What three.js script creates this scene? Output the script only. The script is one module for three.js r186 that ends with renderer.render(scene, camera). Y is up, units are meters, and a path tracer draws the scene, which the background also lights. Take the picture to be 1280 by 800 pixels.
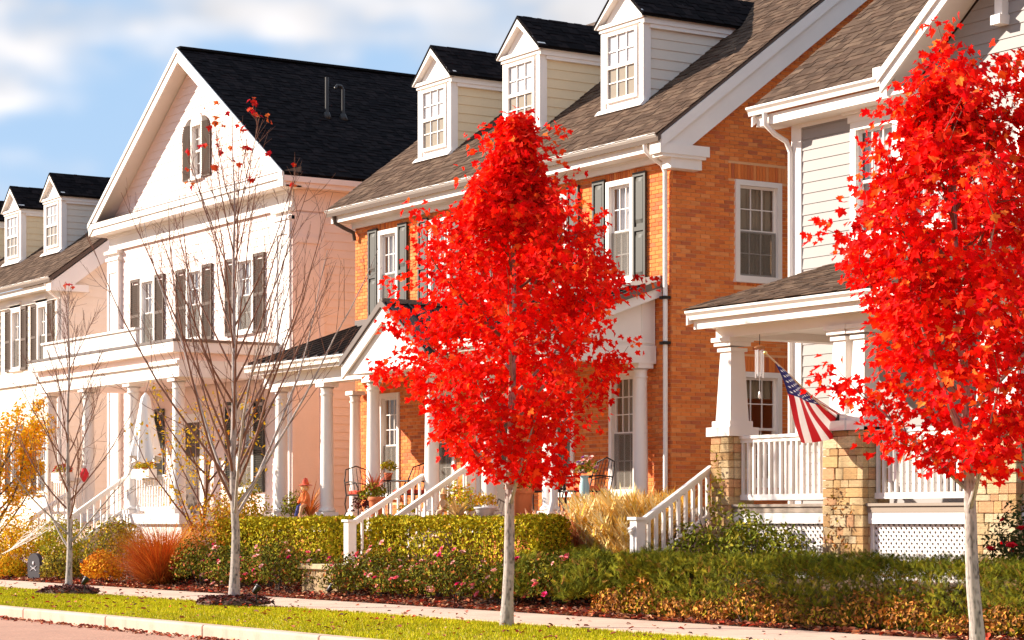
import * as THREE from 'three';
import { mergeGeometries } from 'three/addons/utils/BufferGeometryUtils.js';
import { RoundedBoxGeometry } from 'three/addons/geometries/RoundedBoxGeometry.js';

// ---------------------------------------------------------------- camera, sky, sun, exposure
const scene = new THREE.Scene();
const YAW = Math.atan(1850 / 2870), CS = Math.cos(YAW), SN = Math.sin(YAW);
const camera = new THREE.PerspectiveCamera(2 * Math.atan(648 / 2870) * 180 / Math.PI, 1.6, 0.1, 3000);
camera.position.set(0, 1.32, 0);
camera.lookAt(-CS * 10, 1.32, -SN * 10);
camera.setViewOffset(1280, 1296, 0, 0, 1280, 800);      // shifted lens: verticals stay upright, horizon low in the frame

const renderer = new THREE.WebGLRenderer({ antialias: true });
renderer.toneMapping = THREE.LinearToneMapping;
renderer.toneMappingExposure = 2.3;
renderer.shadowMap.enabled = true;

function rng(seed) { let s = seed >>> 0; return () => { s = (s + 0x6D2B79F5) >>> 0; let t = Math.imul(s ^ (s >>> 15), 1 | s); t = (t + Math.imul(t ^ (t >>> 7), 61 | t)) ^ t; return ((t ^ (t >>> 14)) >>> 0) / 4294967296; }; }
function hash3(x, y, z) { let h = Math.imul(x | 0, 374761393) ^ Math.imul(y | 0, 668265263) ^ Math.imul(z | 0, 2147483647 - 40503); h = Math.imul(h ^ (h >>> 13), 1274126177); return ((h ^ (h >>> 16)) >>> 0) / 4294967296; }
const sm = t => t * t * (3 - 2 * t), lerp = (a, b, t) => a + (b - a) * t, clamp = (v, a = 0, b = 1) => Math.max(a, Math.min(b, v));
function noise3(x, y, z) {
  const xi = Math.floor(x), yi = Math.floor(y), zi = Math.floor(z), u = sm(x - xi), v = sm(y - yi), w = sm(z - zi);
  const c = (i, j, k) => hash3(xi + i, yi + j, zi + k);
  return lerp(lerp(lerp(c(0, 0, 0), c(1, 0, 0), u), lerp(c(0, 1, 0), c(1, 1, 0), u), v), lerp(lerp(c(0, 0, 1), c(1, 0, 1), u), lerp(c(0, 1, 1), c(1, 1, 1), u), v), w);
}
function fbm3(x, y, z, n = 5) { let a = 0.5, s = 0, t = 0; for (let i = 0; i < n; i++) { s += a * noise3(x, y, z); t += a; a *= 0.5; x = x * 2.03 + 7.1; y = y * 2.03 + 3.7; z = z * 2.03 + 1.3; } return s / t; }

const SUN_DIR = new THREE.Vector3(-1.09, 0.69, 1).normalize();
{ // broken fair-weather cloud over a pale blue sky, the same all round
  const W = 1536, H = 768, data = new Float32Array(W * H * 4);
  for (let j = 0; j < H; j++) {
    const el = (j + 0.5) / H * Math.PI - Math.PI / 2, sy = Math.sin(el), cy = Math.cos(el);
    for (let i = 0; i < W; i++) {
      const az = ((i + 0.5) / W - 0.5) * 2 * Math.PI, x = Math.cos(az) * cy, z = Math.sin(az) * cy;
      const up = Math.max(sy, 0), k = 1 / (up + 0.16);
      const cl = fbm3(x * k * 3.4 + 11.3, 2.2, z * k * 3.4 + 4.1, 6), f2 = fbm3(x * k * 9.5 + 3.3 + 2 * cl, 7.7, z * k * 9.5 + 9.4, 5);
      const cover = sm(clamp((cl * 0.66 + f2 * 0.34 - 0.425) / 0.22)), hz = Math.pow(1 - up, 5);
      const b = [lerp(0.15, 0.28, hz), lerp(0.25, 0.36, hz), lerp(0.39, 0.45, hz)], lum = 0.84 + 0.7 * (f2 - 0.5);
      const p = (j * W + i) * 4;
      for (let q = 0; q < 3; q++) data[p + q] = lerp(b[q], [0.43, 0.42, 0.425][q] * lum * 1.1, cover);
      data[p + 3] = 1;
    }
  }
  const t = new THREE.DataTexture(data, W, H, THREE.RGBAFormat, THREE.FloatType);
  t.mapping = THREE.EquirectangularReflectionMapping; t.magFilter = t.minFilter = THREE.LinearFilter; t.wrapS = THREE.RepeatWrapping; t.needsUpdate = true;
  scene.background = t; scene.environment = t;
}
const sun = new THREE.DirectionalLight(new THREE.Color(1, 0.92, 0.80), 4.7);
sun.position.set(-32 + SUN_DIR.x * 80, SUN_DIR.y * 80, -20 + SUN_DIR.z * 80); sun.target.position.set(-32, 0, -20);
sun.castShadow = true; sun.shadow.mapSize.set(4096, 4096);
Object.assign(sun.shadow.camera, { left: -45, right: 45, top: 30, bottom: -30, near: 1, far: 180 });
scene.add(sun, sun.target);

// ---------------------------------------------------------------- helpers
const taken = {}, origin = new Map();
function numbered(n) { const k = taken[n] = (taken[n] ?? -1) + 1; return k ? n + '_' + String(k).padStart(3, '0') : n; }
function thing(name, label, category, x, y, z, group, kind) {
  const g = new THREE.Group(); g.name = numbered(name); g.position.set(x, y, z);
  g.userData.label = label; g.userData.category = category; if (group) g.userData.group = group; if (kind) g.userData.kind = kind;
  origin.set(g, new THREE.Vector3(x, y, z)); scene.add(g); return g;
}
function mapUV(g) { // uv in metres from the faces' own directions
  const p = g.attributes.position, n = g.attributes.normal, uv = new Float32Array(p.count * 2);
  for (let i = 0; i < p.count; i++) {
    const ax = Math.abs(n.getX(i)), ay = Math.abs(n.getY(i)), az = Math.abs(n.getZ(i));
    if (ay >= ax && ay >= az) { uv[2 * i] = p.getX(i); uv[2 * i + 1] = p.getZ(i); }
    else if (ax >= az) { uv[2 * i] = p.getZ(i); uv[2 * i + 1] = p.getY(i); }
    else { uv[2 * i] = p.getX(i); uv[2 * i + 1] = p.getY(i); }
  }
  g.setAttribute('uv', new THREE.BufferAttribute(uv, 2)); return g;
}
const flat = gs => { gs = gs.filter(Boolean).map(g => g.index ? g.toNonIndexed() : g); for (const g of gs) for (const k of Object.keys(g.attributes)) if (!['position', 'normal', 'uv'].includes(k)) g.deleteAttribute(k); for (const g of gs) if (!g.attributes.uv) g.setAttribute('uv', new THREE.BufferAttribute(new Float32Array(g.attributes.position.count * 2), 2)); return gs.length === 1 ? gs[0] : mergeGeometries(gs); };
// geometry given in world metres; parent's origin is taken off
function P(parent, name, geo, mat, keepUV) {
  const g = Array.isArray(geo) ? flat(geo) : geo; if (!keepUV && mat.map) mapUV(g);
  const o = origin.get(parent); g.translate(-o.x, -o.y, -o.z);
  const m = new THREE.Mesh(g, mat); m.name = name; parent.add(m); origin.set(m, o); return m;
}
function S(parent, name, geo, mat, x, y, z) { // shared geometry placed by position
  const o = origin.get(parent), m = new THREE.Mesh(geo, mat); m.name = name; m.position.set(x - o.x, y - o.y, z - o.z); parent.add(m); origin.set(m, o); return m;
}
function stuffInst(parent, name, geo, mat, list) { // list of {m: Matrix4 in world, c: Color}
  const o = origin.get(parent), T = new THREE.Matrix4().makeTranslation(-o.x, -o.y, -o.z), im = new THREE.InstancedMesh(geo, mat, list.length), q = new THREE.Matrix4();
  list.forEach((e, i) => { im.setMatrixAt(i, q.multiplyMatrices(T, e.m)); if (e.c) im.setColorAt(i, e.c); });
  im.name = name; im.userData.kind = 'stuff'; parent.add(im); return im;
}
const box = (x0, x1, y0, y1, z0, z1) => new THREE.BoxGeometry(Math.abs(x1 - x0), Math.abs(y1 - y0), Math.abs(z1 - z0)).translate((x0 + x1) / 2, (y0 + y1) / 2, (z0 + z1) / 2);
// the street runs along x; a = metres up the street (-x), b = metres towards the houses (-z)
const AB = (a0, a1, b0, b1, y0, y1) => box(-a0, -a1, y0, y1, -b0, -b1);
const shapeOf = (pts, holes = []) => { const s = new THREE.Shape(pts.map(p => new THREE.Vector2(p[0], p[1]))); for (const h of holes) s.holes.push(new THREE.Path(h.map(p => new THREE.Vector2(p[0], p[1])))); return s; };
const rectPts = (x0, x1, y0, y1) => [[x0, y0], [x1, y0], [x1, y1], [x0, y1]];
function prismZ(pts, z0, z1, holes) { return new THREE.ExtrudeGeometry(shapeOf(pts, holes), { depth: Math.abs(z1 - z0), bevelEnabled: false, curveSegments: 10 }).translate(0, 0, Math.min(z0, z1)); } // pts [x,y]
const TURN = new THREE.Matrix4().set(0, 0, 1, 0, 0, 1, 0, 0, -1, 0, 0, 0, 0, 0, 0, 1);
function prismX(pts, x0, x1, holes) { // pts [b, y]
  return new THREE.ExtrudeGeometry(shapeOf(pts, holes), { depth: Math.abs(x1 - x0), bevelEnabled: false, curveSegments: 10 }).applyMatrix4(TURN).translate(Math.min(x0, x1), 0, 0);
}
const V3 = (x, y, z) => new THREE.Vector3(x, y, z);
function tube(pts, radii, sides = 6) {
  const pos = [], nor = [], idx = []; let ref = V3(0.31, 0.2, 0.93).normalize();
  for (let i = 0; i < pts.length; i++) {
    const t = pts[Math.min(i + 1, pts.length - 1)].clone().sub(pts[Math.max(i - 1, 0)]).normalize();
    const u = ref.clone().addScaledVector(t, -ref.dot(t)); if (u.lengthSq() < 1e-4) u.set(1, 0, 0).addScaledVector(t, -t.x); u.normalize(); ref = u; const w = t.clone().cross(u);
    for (let k = 0; k < sides; k++) { const an = k / sides * 2 * Math.PI, n = u.clone().multiplyScalar(Math.cos(an)).addScaledVector(w, Math.sin(an)), p = pts[i].clone().addScaledVector(n, radii[i]); pos.push(p.x, p.y, p.z); nor.push(n.x, n.y, n.z); }
  }
  for (let i = 0; i < pts.length - 1; i++) for (let k = 0; k < sides; k++) { const a = i * sides + k, b = i * sides + (k + 1) % sides, c = a + sides, d = b + sides; idx.push(a, b, c, b, d, c); }
  for (const [base, s] of [[0, 1], [(pts.length - 1) * sides, 0]]) for (let k = 1; k < sides - 1; k++) s ? idx.push(base, base + k + 1, base + k) : idx.push(base, base + k, base + k + 1);
  const uv = []; let L = 0; for (let i = 0; i < pts.length; i++) { if (i) L += pts[i].distanceTo(pts[i - 1]); for (let k = 0; k < sides; k++) uv.push(k / sides * 0.5, L); }
  const g = new THREE.BufferGeometry(); g.setAttribute('position', new THREE.Float32BufferAttribute(pos, 3)); g.setAttribute('normal', new THREE.Float32BufferAttribute(nor, 3)); g.setAttribute('uv', new THREE.Float32BufferAttribute(uv, 2)); g.setIndex(idx); return g;
}
const rod = (a, b, r, sides = 6) => tube([a, b], [r, r], sides);
const lathe = (prof, x, y, z, n = 20) => new THREE.LatheGeometry(prof.map(p => new THREE.Vector2(p[0], p[1])), n).translate(x, y, z);

// ---------------------------------------------------------------- materials
const lin = (r, g, b) => new THREE.Color().setRGB(r, g, b);
function tex(n, fn, repeat, srgb = false) { // tiling texture from fn(u,v in 0..1, periodic noise) -> [r,g,b] linear
  const d = new Uint8Array(n * n * 4), enc = v => 255 * clamp(v <= 0.0031308 ? v * 12.92 : 1.055 * Math.pow(v, 1 / 2.4) - 0.055);
  for (let j = 0; j < n; j++) for (let i = 0; i < n; i++) { const c = fn(i / n, j / n), p = (j * n + i) * 4; for (let q = 0; q < 3; q++) d[p + q] = srgb ? enc(c[q]) : 255 * clamp(c[q]); d[p + 3] = 255; }
  const t = new THREE.DataTexture(d, n, n); t.wrapS = t.wrapT = THREE.RepeatWrapping; t.magFilter = THREE.LinearFilter; t.minFilter = THREE.LinearMipmapLinearFilter; t.generateMipmaps = true;
  if (srgb) t.colorSpace = THREE.SRGBColorSpace; t.repeat.set(repeat[0], repeat[1]); t.needsUpdate = true; return t;
}
function pn(u, v, f, s) { // periodic value noise on the unit square
  const x = u * f, y = v * f, xi = Math.floor(x), yi = Math.floor(y), a = sm(x - xi), b = sm(y - yi), h = (i, j) => hash3((xi + i) % f, (yi + j) % f, s);
  return lerp(lerp(h(0, 0), h(1, 0), a), lerp(h(0, 1), h(1, 1), a), b);
}
const pf = (u, v, f, s, n = 4) => { let a = 0.5, r = 0, t = 0; for (let i = 0; i < n; i++) { r += a * pn(u, v, f, s + i); t += a; a *= 0.5; f *= 2; } return r / t; };
const M = (c, rough = 0.7, o = {}) => new THREE.MeshStandardMaterial({ color: c, roughness: rough, metalness: 0, ...o });
// faint unevenness of brushed paint and dust, in metres
const paintTex = tex(256, (u, v) => { const k = 0.93 + 0.09 * pf(u, v, 6, 3) - 0.05 * Math.max(0, pf(u, v, 24, 9) - 0.55); return [k, k * 0.995, k * 0.985]; }, [0.45, 0.45], true);
const boardTex = tex(256, (u, v) => { const k = 0.92 + 0.08 * pf(u, v, 5, 13) + 0.03 * (pn(u, v, 64, 2) - 0.5); return [k, k, k * 0.99]; }, [0.6, 0.6], true);
const paint = (r, g, b, rough = 0.55) => M(lin(r, g, b), rough, { map: paintTex });
const MAT = {
  white: paint(0.86, 0.785, 0.73),
  pink: M(lin(0.88, 0.66, 0.585), 0.62, { map: boardTex }), peach: M(lin(0.88, 0.74, 0.61), 0.62, { map: boardTex }),
  grey: M(lin(0.32, 0.275, 0.255), 0.62, { map: boardTex }), cream: M(lin(0.80, 0.64, 0.42), 0.62, { map: boardTex }), paleGrey: M(lin(0.76, 0.66, 0.555), 0.62, { map: boardTex }),
  shutterDark: M(lin(0.045, 0.036, 0.024), 0.6, { map: paintTex }), shutterBrown: M(lin(0.105, 0.066, 0.047), 0.85, { map: paintTex }),
  metal: M(lin(0.035, 0.028, 0.026), 0.38, { metalness: 0.35 }), metalTrim: M(lin(0.15, 0.11, 0.09), 0.42, { metalness: 0.3 }), iron: M(lin(0.022, 0.018, 0.017), 0.45, { metalness: 0.5 }),
  mortar: M(lin(0.78, 0.43, 0.21), 0.95), terracotta: M(lin(0.62, 0.16, 0.05), 0.8, { map: paintTex }),
  glass: new THREE.MeshPhysicalMaterial({ color: lin(1, 1, 1), roughness: 0.02, transmission: 1, thickness: 0, ior: 1.5 }),
  blindWhite: M(lin(0.50, 0.47, 0.47), 0.9), blindBeige: M(lin(0.30, 0.235, 0.165), 0.9), curtain: M(lin(0.24, 0.185, 0.12), 0.95),
  screen: M(lin(0.20, 0.165, 0.13), 0.9, { transparent: true, opacity: 0.34 }),
  soil: M(lin(0.14, 0.075, 0.045), 1), deck: M(lin(0.34, 0.26, 0.2), 0.8, { map: boardTex }),
};

// ---------------------------------------------------------------- ground
function structure(name, label, category, geo, mat) { const m = new THREE.Mesh(mat.map ? mapUV(geo) : geo, mat); m.name = name; m.userData = { kind: 'structure', label, category }; scene.add(m); origin.set(m, V3(0, 0, 0)); return m; }
const groundTex = tex(512, (u, v) => { const k = pf(u, v, 8, 21, 5), e = pf(u, v, 48, 5, 3); return [0.06 + 0.08 * k + 0.05 * e, 0.032 + 0.04 * k + 0.025 * e, 0.018 + 0.02 * k + 0.014 * e]; }, [0.35, 0.35], true);
const roadTex = tex(512, (u, v) => { const k = pf(u, v, 6, 31, 4), e = pn(u, v, 256, 8), s = pf(u, v, 40, 4, 3); const t = 0.30 + 0.06 * (k - 0.5) + 0.16 * (e - 0.5) + 0.05 * (s - 0.5); return [t * 1.3, t * 0.65, t * 0.42]; }, [0.3, 0.3], true);
const concreteTex = tex(512, (u, v) => { const k = pf(u, v, 5, 41, 5), e = pn(u, v, 200, 18), st = Math.max(0, pf(u, v, 12, 44, 3) - 0.6); const t = 0.53 + 0.14 * (k - 0.5) + 0.08 * (e - 0.5) - 0.35 * st; return [t * 1.08, t * 0.73, t * 0.54]; }, [0.3, 0.3], true);
const lawnTex = tex(512, (u, v) => { const k = pf(u, v, 8, 51, 5), e = pn(u, v, 180, 28); return [0.26 + 0.12 * k + 0.08 * e, 0.22 + 0.08 * k + 0.06 * e, 0.008]; }, [0.35, 0.35], true);
const matRoad = M(lin(1, 1, 1), 0.95, { map: roadTex, bumpMap: roadTex, bumpScale: 0.004 }), matConc = M(lin(1, 1, 1), 0.9, { map: concreteTex, bumpMap: concreteTex, bumpScale: 0.002 });
const matLawn = M(lin(1, 1, 1), 1, { map: lawnTex }), matSoil = M(lin(1, 1, 1), 1, { map: groundTex });

// heights: road -0.15, verge and sidewalk 0, planting beds rise to the houses
const bedY = b => b < 17.5 ? 0 : 0.5 * sm(clamp((b - 17.5) / 2.6));
const vergeY = (a, b) => 0.035 * Math.sin(Math.PI * clamp((b - 12.3) / 3.3)) - 0.02 + 0.05 * (fbm3(a * 0.35, 1.5, b * 0.5, 3) - 0.5) * clamp((15.7 - b) / 0.8);
function sheet(a0, a1, b0, b1, na, nb, fy) {
  const g = new THREE.PlaneGeometry(1, 1, na, nb), p = g.attributes.position;
  for (let i = 0; i < p.count; i++) { const a = lerp(a0, a1, p.getX(i) + 0.5), b = lerp(b0, b1, p.getY(i) + 0.5); p.setXYZ(i, -a, fy(a, b), -b); }
  g.computeVertexNormals(); return g;
}
structure('ground', 'wide bare ground stretching away under the street and houses', 'ground', sheet(-900, 900, -900, 900, 8, 8, () => -0.24), matSoil);
structure('road', 'pinkish asphalt street running past the kerb', 'road', AB(-60, 160, 1.5, 12.06, -0.34, -0.15), matRoad);
structure('planting_bed', 'brown mulched planting beds rising to the house fronts', 'planting bed', sheet(-10, 90, 17.42, 40, 40, 60, (a, b) => bedY(b) + 0.03 * (fbm3(a, 3, b, 3) - 0.5)), matSoil);
const verge = structure('verge', 'strip of yellow green lawn between the kerb and sidewalk', 'lawn', sheet(-10, 90, 12.28, 15.76, 240, 18, vergeY), matLawn);
// kerb stones and sidewalk slabs, each its own piece with a joint
const kerb = structure('kerb', 'pale concrete kerb along the street gutter', 'kerb', AB(-10, 90, 12.10, 12.26, -0.30, -0.03), matConc);
{ const L = 3.03, g = mapUV(new RoundedBoxGeometry(L - 0.012, 0.20, 0.22, 2, 0.03)); for (let i = 0; i < 30; i++) S(kerb, 'kerb_stone', g, matConc, -(3 + i * L), -0.085, -12.17); }
const walk = structure('sidewalk', 'pale concrete sidewalk beside the planting beds', 'sidewalk', AB(-10, 90, 15.8, 17.40, -0.2, -0.015), matConc);
{ const L = 1.52, g = mapUV(new RoundedBoxGeometry(L - 0.012, 0.08, 1.69, 1, 0.008)); for (let i = 0; i < 46; i++) S(walk, 'paving_slab', g, matConc, -(6 + i * L), -0.032, -16.60); }

// ---------------------------------------------------------------- house kit
const frontM = (a, b, y) => new THREE.Matrix4().makeTranslation(-a, y, -b);                    // wall facing the street: u right, v up, n out
const sideM = (a, b, y) => new THREE.Matrix4().makeBasis(V3(0, 0, -1), V3(0, 1, 0), V3(1, 0, 0)).setPosition(-a, y, -b); // wall facing along the street (+x)
const lb = (u0, u1, v0, v1, n0, n1) => box(u0, u1, v0, v1, n0, n1);
const paneCache = new Map();
// a sash window in an opening w x h whose sill centre is at the matrix's origin, on the outer wall face
function makeWindow(house, Mx, w, h, o = {}) {
  const { cols = 3, top = 2, bottom = 2, casing = 0.09, depth = 0.10, trim = MAT.white, blind = MAT.blindWhite, blindTo = 1, screen = true, head = 0, sill = true, name = 'window', shift = 0 } = o, c = casing;
  const A = gs => flat(gs).applyMatrix4(Mx), hw = w / 2;
  const fr = [lb(-hw, -hw + c, 0, h, -depth, 0.035), lb(hw - c, hw, 0, h, -depth, 0.035), lb(-hw + c, hw - c, h - c, h, -depth, 0.035), lb(-hw + c, hw - c, 0, c * 0.7, -depth, 0.035)];
  if (head) fr.push(lb(-hw - 0.04, hw + 0.04, h, h + head * 0.6, -0.01, 0.05), lb(-hw - 0.10, hw + 0.10, h + head * 0.6, h + head, -0.01, 0.12));
  const f = P(house, name, A(fr), trim);
  if (sill) P(f, 'sill', A([lb(-hw - 0.03, hw + 0.03, -0.055, 0.0, -0.02, 0.075)]), trim);
  const iw = w - 2 * c, v0 = c * 0.7, v1 = h - c, vm = (v0 + v1) / 2 + shift, sw = 0.042, mu = 0.017;
  for (const [y0, y1, n, rows] of [[vm - 0.02, v1, -0.03 - depth * 0.1, top], [v0, vm + 0.02, -0.062 - depth * 0.1, bottom]]) {
    const s = [lb(-iw / 2, -iw / 2 + sw, y0, y1, n - 0.03, n), lb(iw / 2 - sw, iw / 2, y0, y1, n - 0.03, n), lb(-iw / 2 + sw, iw / 2 - sw, y0, y0 + sw, n - 0.03, n), lb(-iw / 2 + sw, iw / 2 - sw, y1 - sw, y1, n - 0.03, n)];
    const gw = iw - 2 * sw, gh = y1 - y0 - 2 * sw, pw = gw / cols, ph = gh / rows;
    for (let i = 1; i < cols; i++) s.push(lb(-gw / 2 + i * pw - mu / 2, -gw / 2 + i * pw + mu / 2, y0 + sw, y1 - sw, n - 0.024, n - 0.004));
    for (let j = 1; j < rows; j++) s.push(lb(-gw / 2, gw / 2, y0 + sw + j * ph - mu / 2, y0 + sw + j * ph + mu / 2, n - 0.022, n - 0.006));
    P(f, 'sash', A(s), trim);
    const key = pw.toFixed(3) + 'x' + ph.toFixed(3) + (Mx.elements[0] > 0.5 ? 'f' : 's');
    if (!paneCache.has(key)) paneCache.set(key, new THREE.PlaneGeometry(pw - 0.002, ph - 0.002).applyMatrix4(new THREE.Matrix4().extractRotation(Mx)));
    for (let i = 0; i < cols; i++) for (let j = 0; j < rows; j++) { const p = V3(-gw / 2 + (i + 0.5) * pw, y0 + sw + (j + 0.5) * ph, n - 0.014).applyMatrix4(Mx); S(f, 'pane', paneCache.get(key), MAT.glass, p.x, p.y, p.z); }
  }
  const back = Math.max(depth, 0.08);
  if (screen) P(f, 'insect_screen', A([lb(-iw / 2, iw / 2, v0, vm, -0.030, -0.026)]), MAT.screen);
  if (blind) { // hanging folds
    const n = 40, cg = new THREE.PlaneGeometry(iw - 0.02, (v1 - v0) * blindTo, n, 1), cp = cg.attributes.position; for (let i = 0; i < cp.count; i++) { const x = cp.getX(i); cp.setZ(i, 0.016 * Math.sin(x * 55 + 2 * Math.sin(x * 9 + w * 31))); }
    cg.computeVertexNormals(); P(f, 'curtain', A([cg.translate(0, v1 - (v1 - v0) * blindTo / 2, -back - 0.05)]), blind);
  }
  return f;
}
// louvred or raised-panel shutter beside a window
const shutterCache = new Map();
function shutter(house, a, b, y0, w, h, mat, panel) {
  const key = [w, h, panel].join();
  if (!shutterCache.has(key)) {
    const s = 0.05, g = [lb(-w / 2, -w / 2 + s, 0, h, 0, 0.04), lb(w / 2 - s, w / 2, 0, h, 0, 0.04)]; const cuts = [0, h * 0.48, h];
    for (const v of cuts) g.push(lb(-w / 2 + s, w / 2 - s, clamp(v - s * 0.7, 0, h - s * 1.4), clamp(v + s * 0.7, s * 1.4, h), 0, 0.038));
    if (panel) for (let k = 0; k < 2; k++) { const y = cuts[k] + s * 1.6, t = cuts[k + 1] - s * 1.6, e = new THREE.CylinderGeometry(0.5, 0.62, 0.02, 4, 1); e.rotateY(Math.PI / 4).rotateX(Math.PI / 2).scale((w - 2 * s - 0.02) * 1.13, (t - y) * 1.13, 1).translate(0, (y + t) / 2, 0.02); g.push(lb(-w / 2 + s, w / 2 - s, y - s, t + s, 0, 0.012), e); }
    else for (let k = 0; k < Math.floor((h - 3 * s) / 0.05); k++) { const l = lb(-w / 2 + s, w / 2 - s, -0.025, 0.025, -0.004, 0.004); l.rotateX(0.6).translate(0, s * 1.6 + k * 0.05, 0.018); g.push(l); }
    shutterCache.set(key, mapUV(flat(g)));
  }
  return S(house, 'shutter', shutterCache.get(key), mat, -a, y0, -b + 0.012);
}
// wall slab facing the street / facing +x with openings [u0,u1,v0,v1]
const holePts = r => [[r[0], r[2]], [r[0], r[3]], [r[1], r[3]], [r[1], r[2]]];
function intervals(u0, u1, v0, v1, rects) { // what is left of [u0,u1] once the openings that cross the row are cut out
  let out = [[u0, u1]];
  for (const r of rects) if (r[3] > v0 + 0.004 && r[2] < v1 - 0.004) out = out.flatMap(([a, b]) => r[1] <= a || r[0] >= b ? [[a, b]] : [[a, Math.min(b, r[0])], [Math.max(a, r[1]), b]].filter(([c, d]) => d - c > 0.012));
  return out;
}
// clapboards, one mesh each, cut round openings; span(v) gives the ends of a row
const boardCache = new Map();
function boardGeo(w, rv, cut0, cut1, mats) { // wedge: thick at the lower edge
  const y1 = rv + 0.012, t0 = 0.02, t1 = 0.006, q = [[0, 0], [w, 0], [w - cut1, y1], [cut0, y1]];
  const v = []; for (const [k, z] of [[0, 0], [1, 1]]) for (let i = 0; i < 4; i++) v.push([q[i][0], q[i][1], k ? (i < 2 ? t0 : t1) : -0.004]);
  const f = [[4, 5, 6, 7], [1, 0, 3, 2], [0, 1, 5, 4], [3, 7, 6, 2], [0, 4, 7, 3], [1, 2, 6, 5]], pos = [];
  for (const s of f) for (const i of [0, 1, 2, 0, 2, 3]) pos.push(...v[s[i]]);
  const g = new THREE.BufferGeometry(); g.setAttribute('position', new THREE.Float32BufferAttribute(pos, 3)); g.computeVertexNormals(); return mapUV(g);
}
function siding(wall, Mx, v0, v1, rv, span, rects, mat) {
  const rot = new THREE.Matrix4().extractRotation(Mx), r = rng(77); let n = 0;
  for (let v = v0; v < v1 - 0.03; v += rv) {
    const vt = Math.min(v + rv, v1), [a0, a1] = span(v), [b0, b1] = span(vt);
    for (const [u0, u1] of intervals(a0, a1, v, vt, rects)) {
      const c0 = u0 === a0 ? b0 - a0 : 0, c1 = u1 === a1 ? a1 - b1 : 0, w = u1 - u0; if (w - c0 - c1 < 0.01 && w < 0.05) continue;
      const key = [w.toFixed(3), (vt - v).toFixed(3), c0.toFixed(3), c1.toFixed(3), rot.elements[0] > 0.5].join();
      if (!boardCache.has(key)) boardCache.set(key, boardGeo(w, vt - v, c0, c1).applyMatrix4(rot));
      const p = V3(u0, v, 0.001 * r()).applyMatrix4(Mx); S(wall, 'siding_board', boardCache.get(key), mat, p.x, p.y, p.z); n++;
    }
  }
  return n;
}
// running-bond brickwork standing proud of the mortar; the bricks nearest to the street corner are meshes, the rest one mass
const unitBox = new THREE.BoxGeometry(1, 1, 1);
const brickTones = [[0.74, 0.195, 0.035], [0.79, 0.22, 0.042], [0.70, 0.17, 0.030], [0.76, 0.205, 0.038], [0.62, 0.145, 0.030], [0.78, 0.26, 0.07], [0.71, 0.18, 0.032], [0.54, 0.13, 0.04]].map(c => lin(...c));
const brickTex = tex(128, (u, v) => { const k = 0.88 + 0.2 * pf(u, v, 8, 61, 4); return [k, k, k]; }, [1, 1], true);
const brickInstMat = M(lin(1, 1, 1), 0.9, { map: brickTex }), brickMats = brickTones.map(c => M(c, 0.9, { map: brickTex }));
function bricks(wall, Mx, u0, u1, v0, v1, rects, inside, nMesh, near) {
  const r = rng(991), L = 0.203, C = 0.0677, j = 0.0115, list = [], rot = new THREE.Quaternion().setFromRotationMatrix(Mx), add = (cu, cv, w, h) => {
    if (w < 0.02) return; const p = V3(cu, cv, -0.006 + 0.002 * r()).applyMatrix4(Mx); list.push({ p, s: V3(w, h, 0.03), t: Math.floor(Math.pow(r(), 1.15) * 8), k: 0.9 + 0.2 * r() });
  };
  let row = 0;
  for (let v = v0; v < v1; v += C, row++) for (const [a, b] of intervals(u0, u1, v, v + C, rects)) {
    const off = (row % 2 ? L / 2 : 0) + u0; let s = off + Math.floor((a - off) / L) * L;
    for (; s < b; s += L) { const e0 = Math.max(s, a), e1 = Math.min(s + L - j, b); if (e1 - e0 > 0.03 && inside((e0 + e1) / 2, v + C / 2)) add((e0 + e1) / 2, v + C / 2 - j / 2, e1 - e0, C - j); }
  }
  for (const q of rects) if (q[4]) { // soldier course over an opening, rowlock sill under it
    const [x0, x1, y0, y1] = q.soldier || q; const n = Math.round((x1 - x0) / C);
    for (let i = 0; i < n; i++) add(x0 + (i + 0.5) * (x1 - x0) / n, (y0 + y1) / 2, (x1 - x0) / n - j, y1 - y0 - j);
  }
  if (near) list.sort((A, B) => A.p.distanceToSquared(near) - B.p.distanceToSquared(near));
  for (const e of list.slice(0, nMesh)) { const m = S(wall, 'brick', unitBox, brickMats[e.t], e.p.x, e.p.y, e.p.z); m.quaternion.copy(rot); m.scale.copy(e.s); }
  stuffInst(wall, 'brickwork', unitBox, brickInstMat, list.slice(nMesh).map(e => ({ m: new THREE.Matrix4().compose(e.p, rot, e.s), c: brickTones[e.t].clone().multiplyScalar(e.k) })));
}
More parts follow.
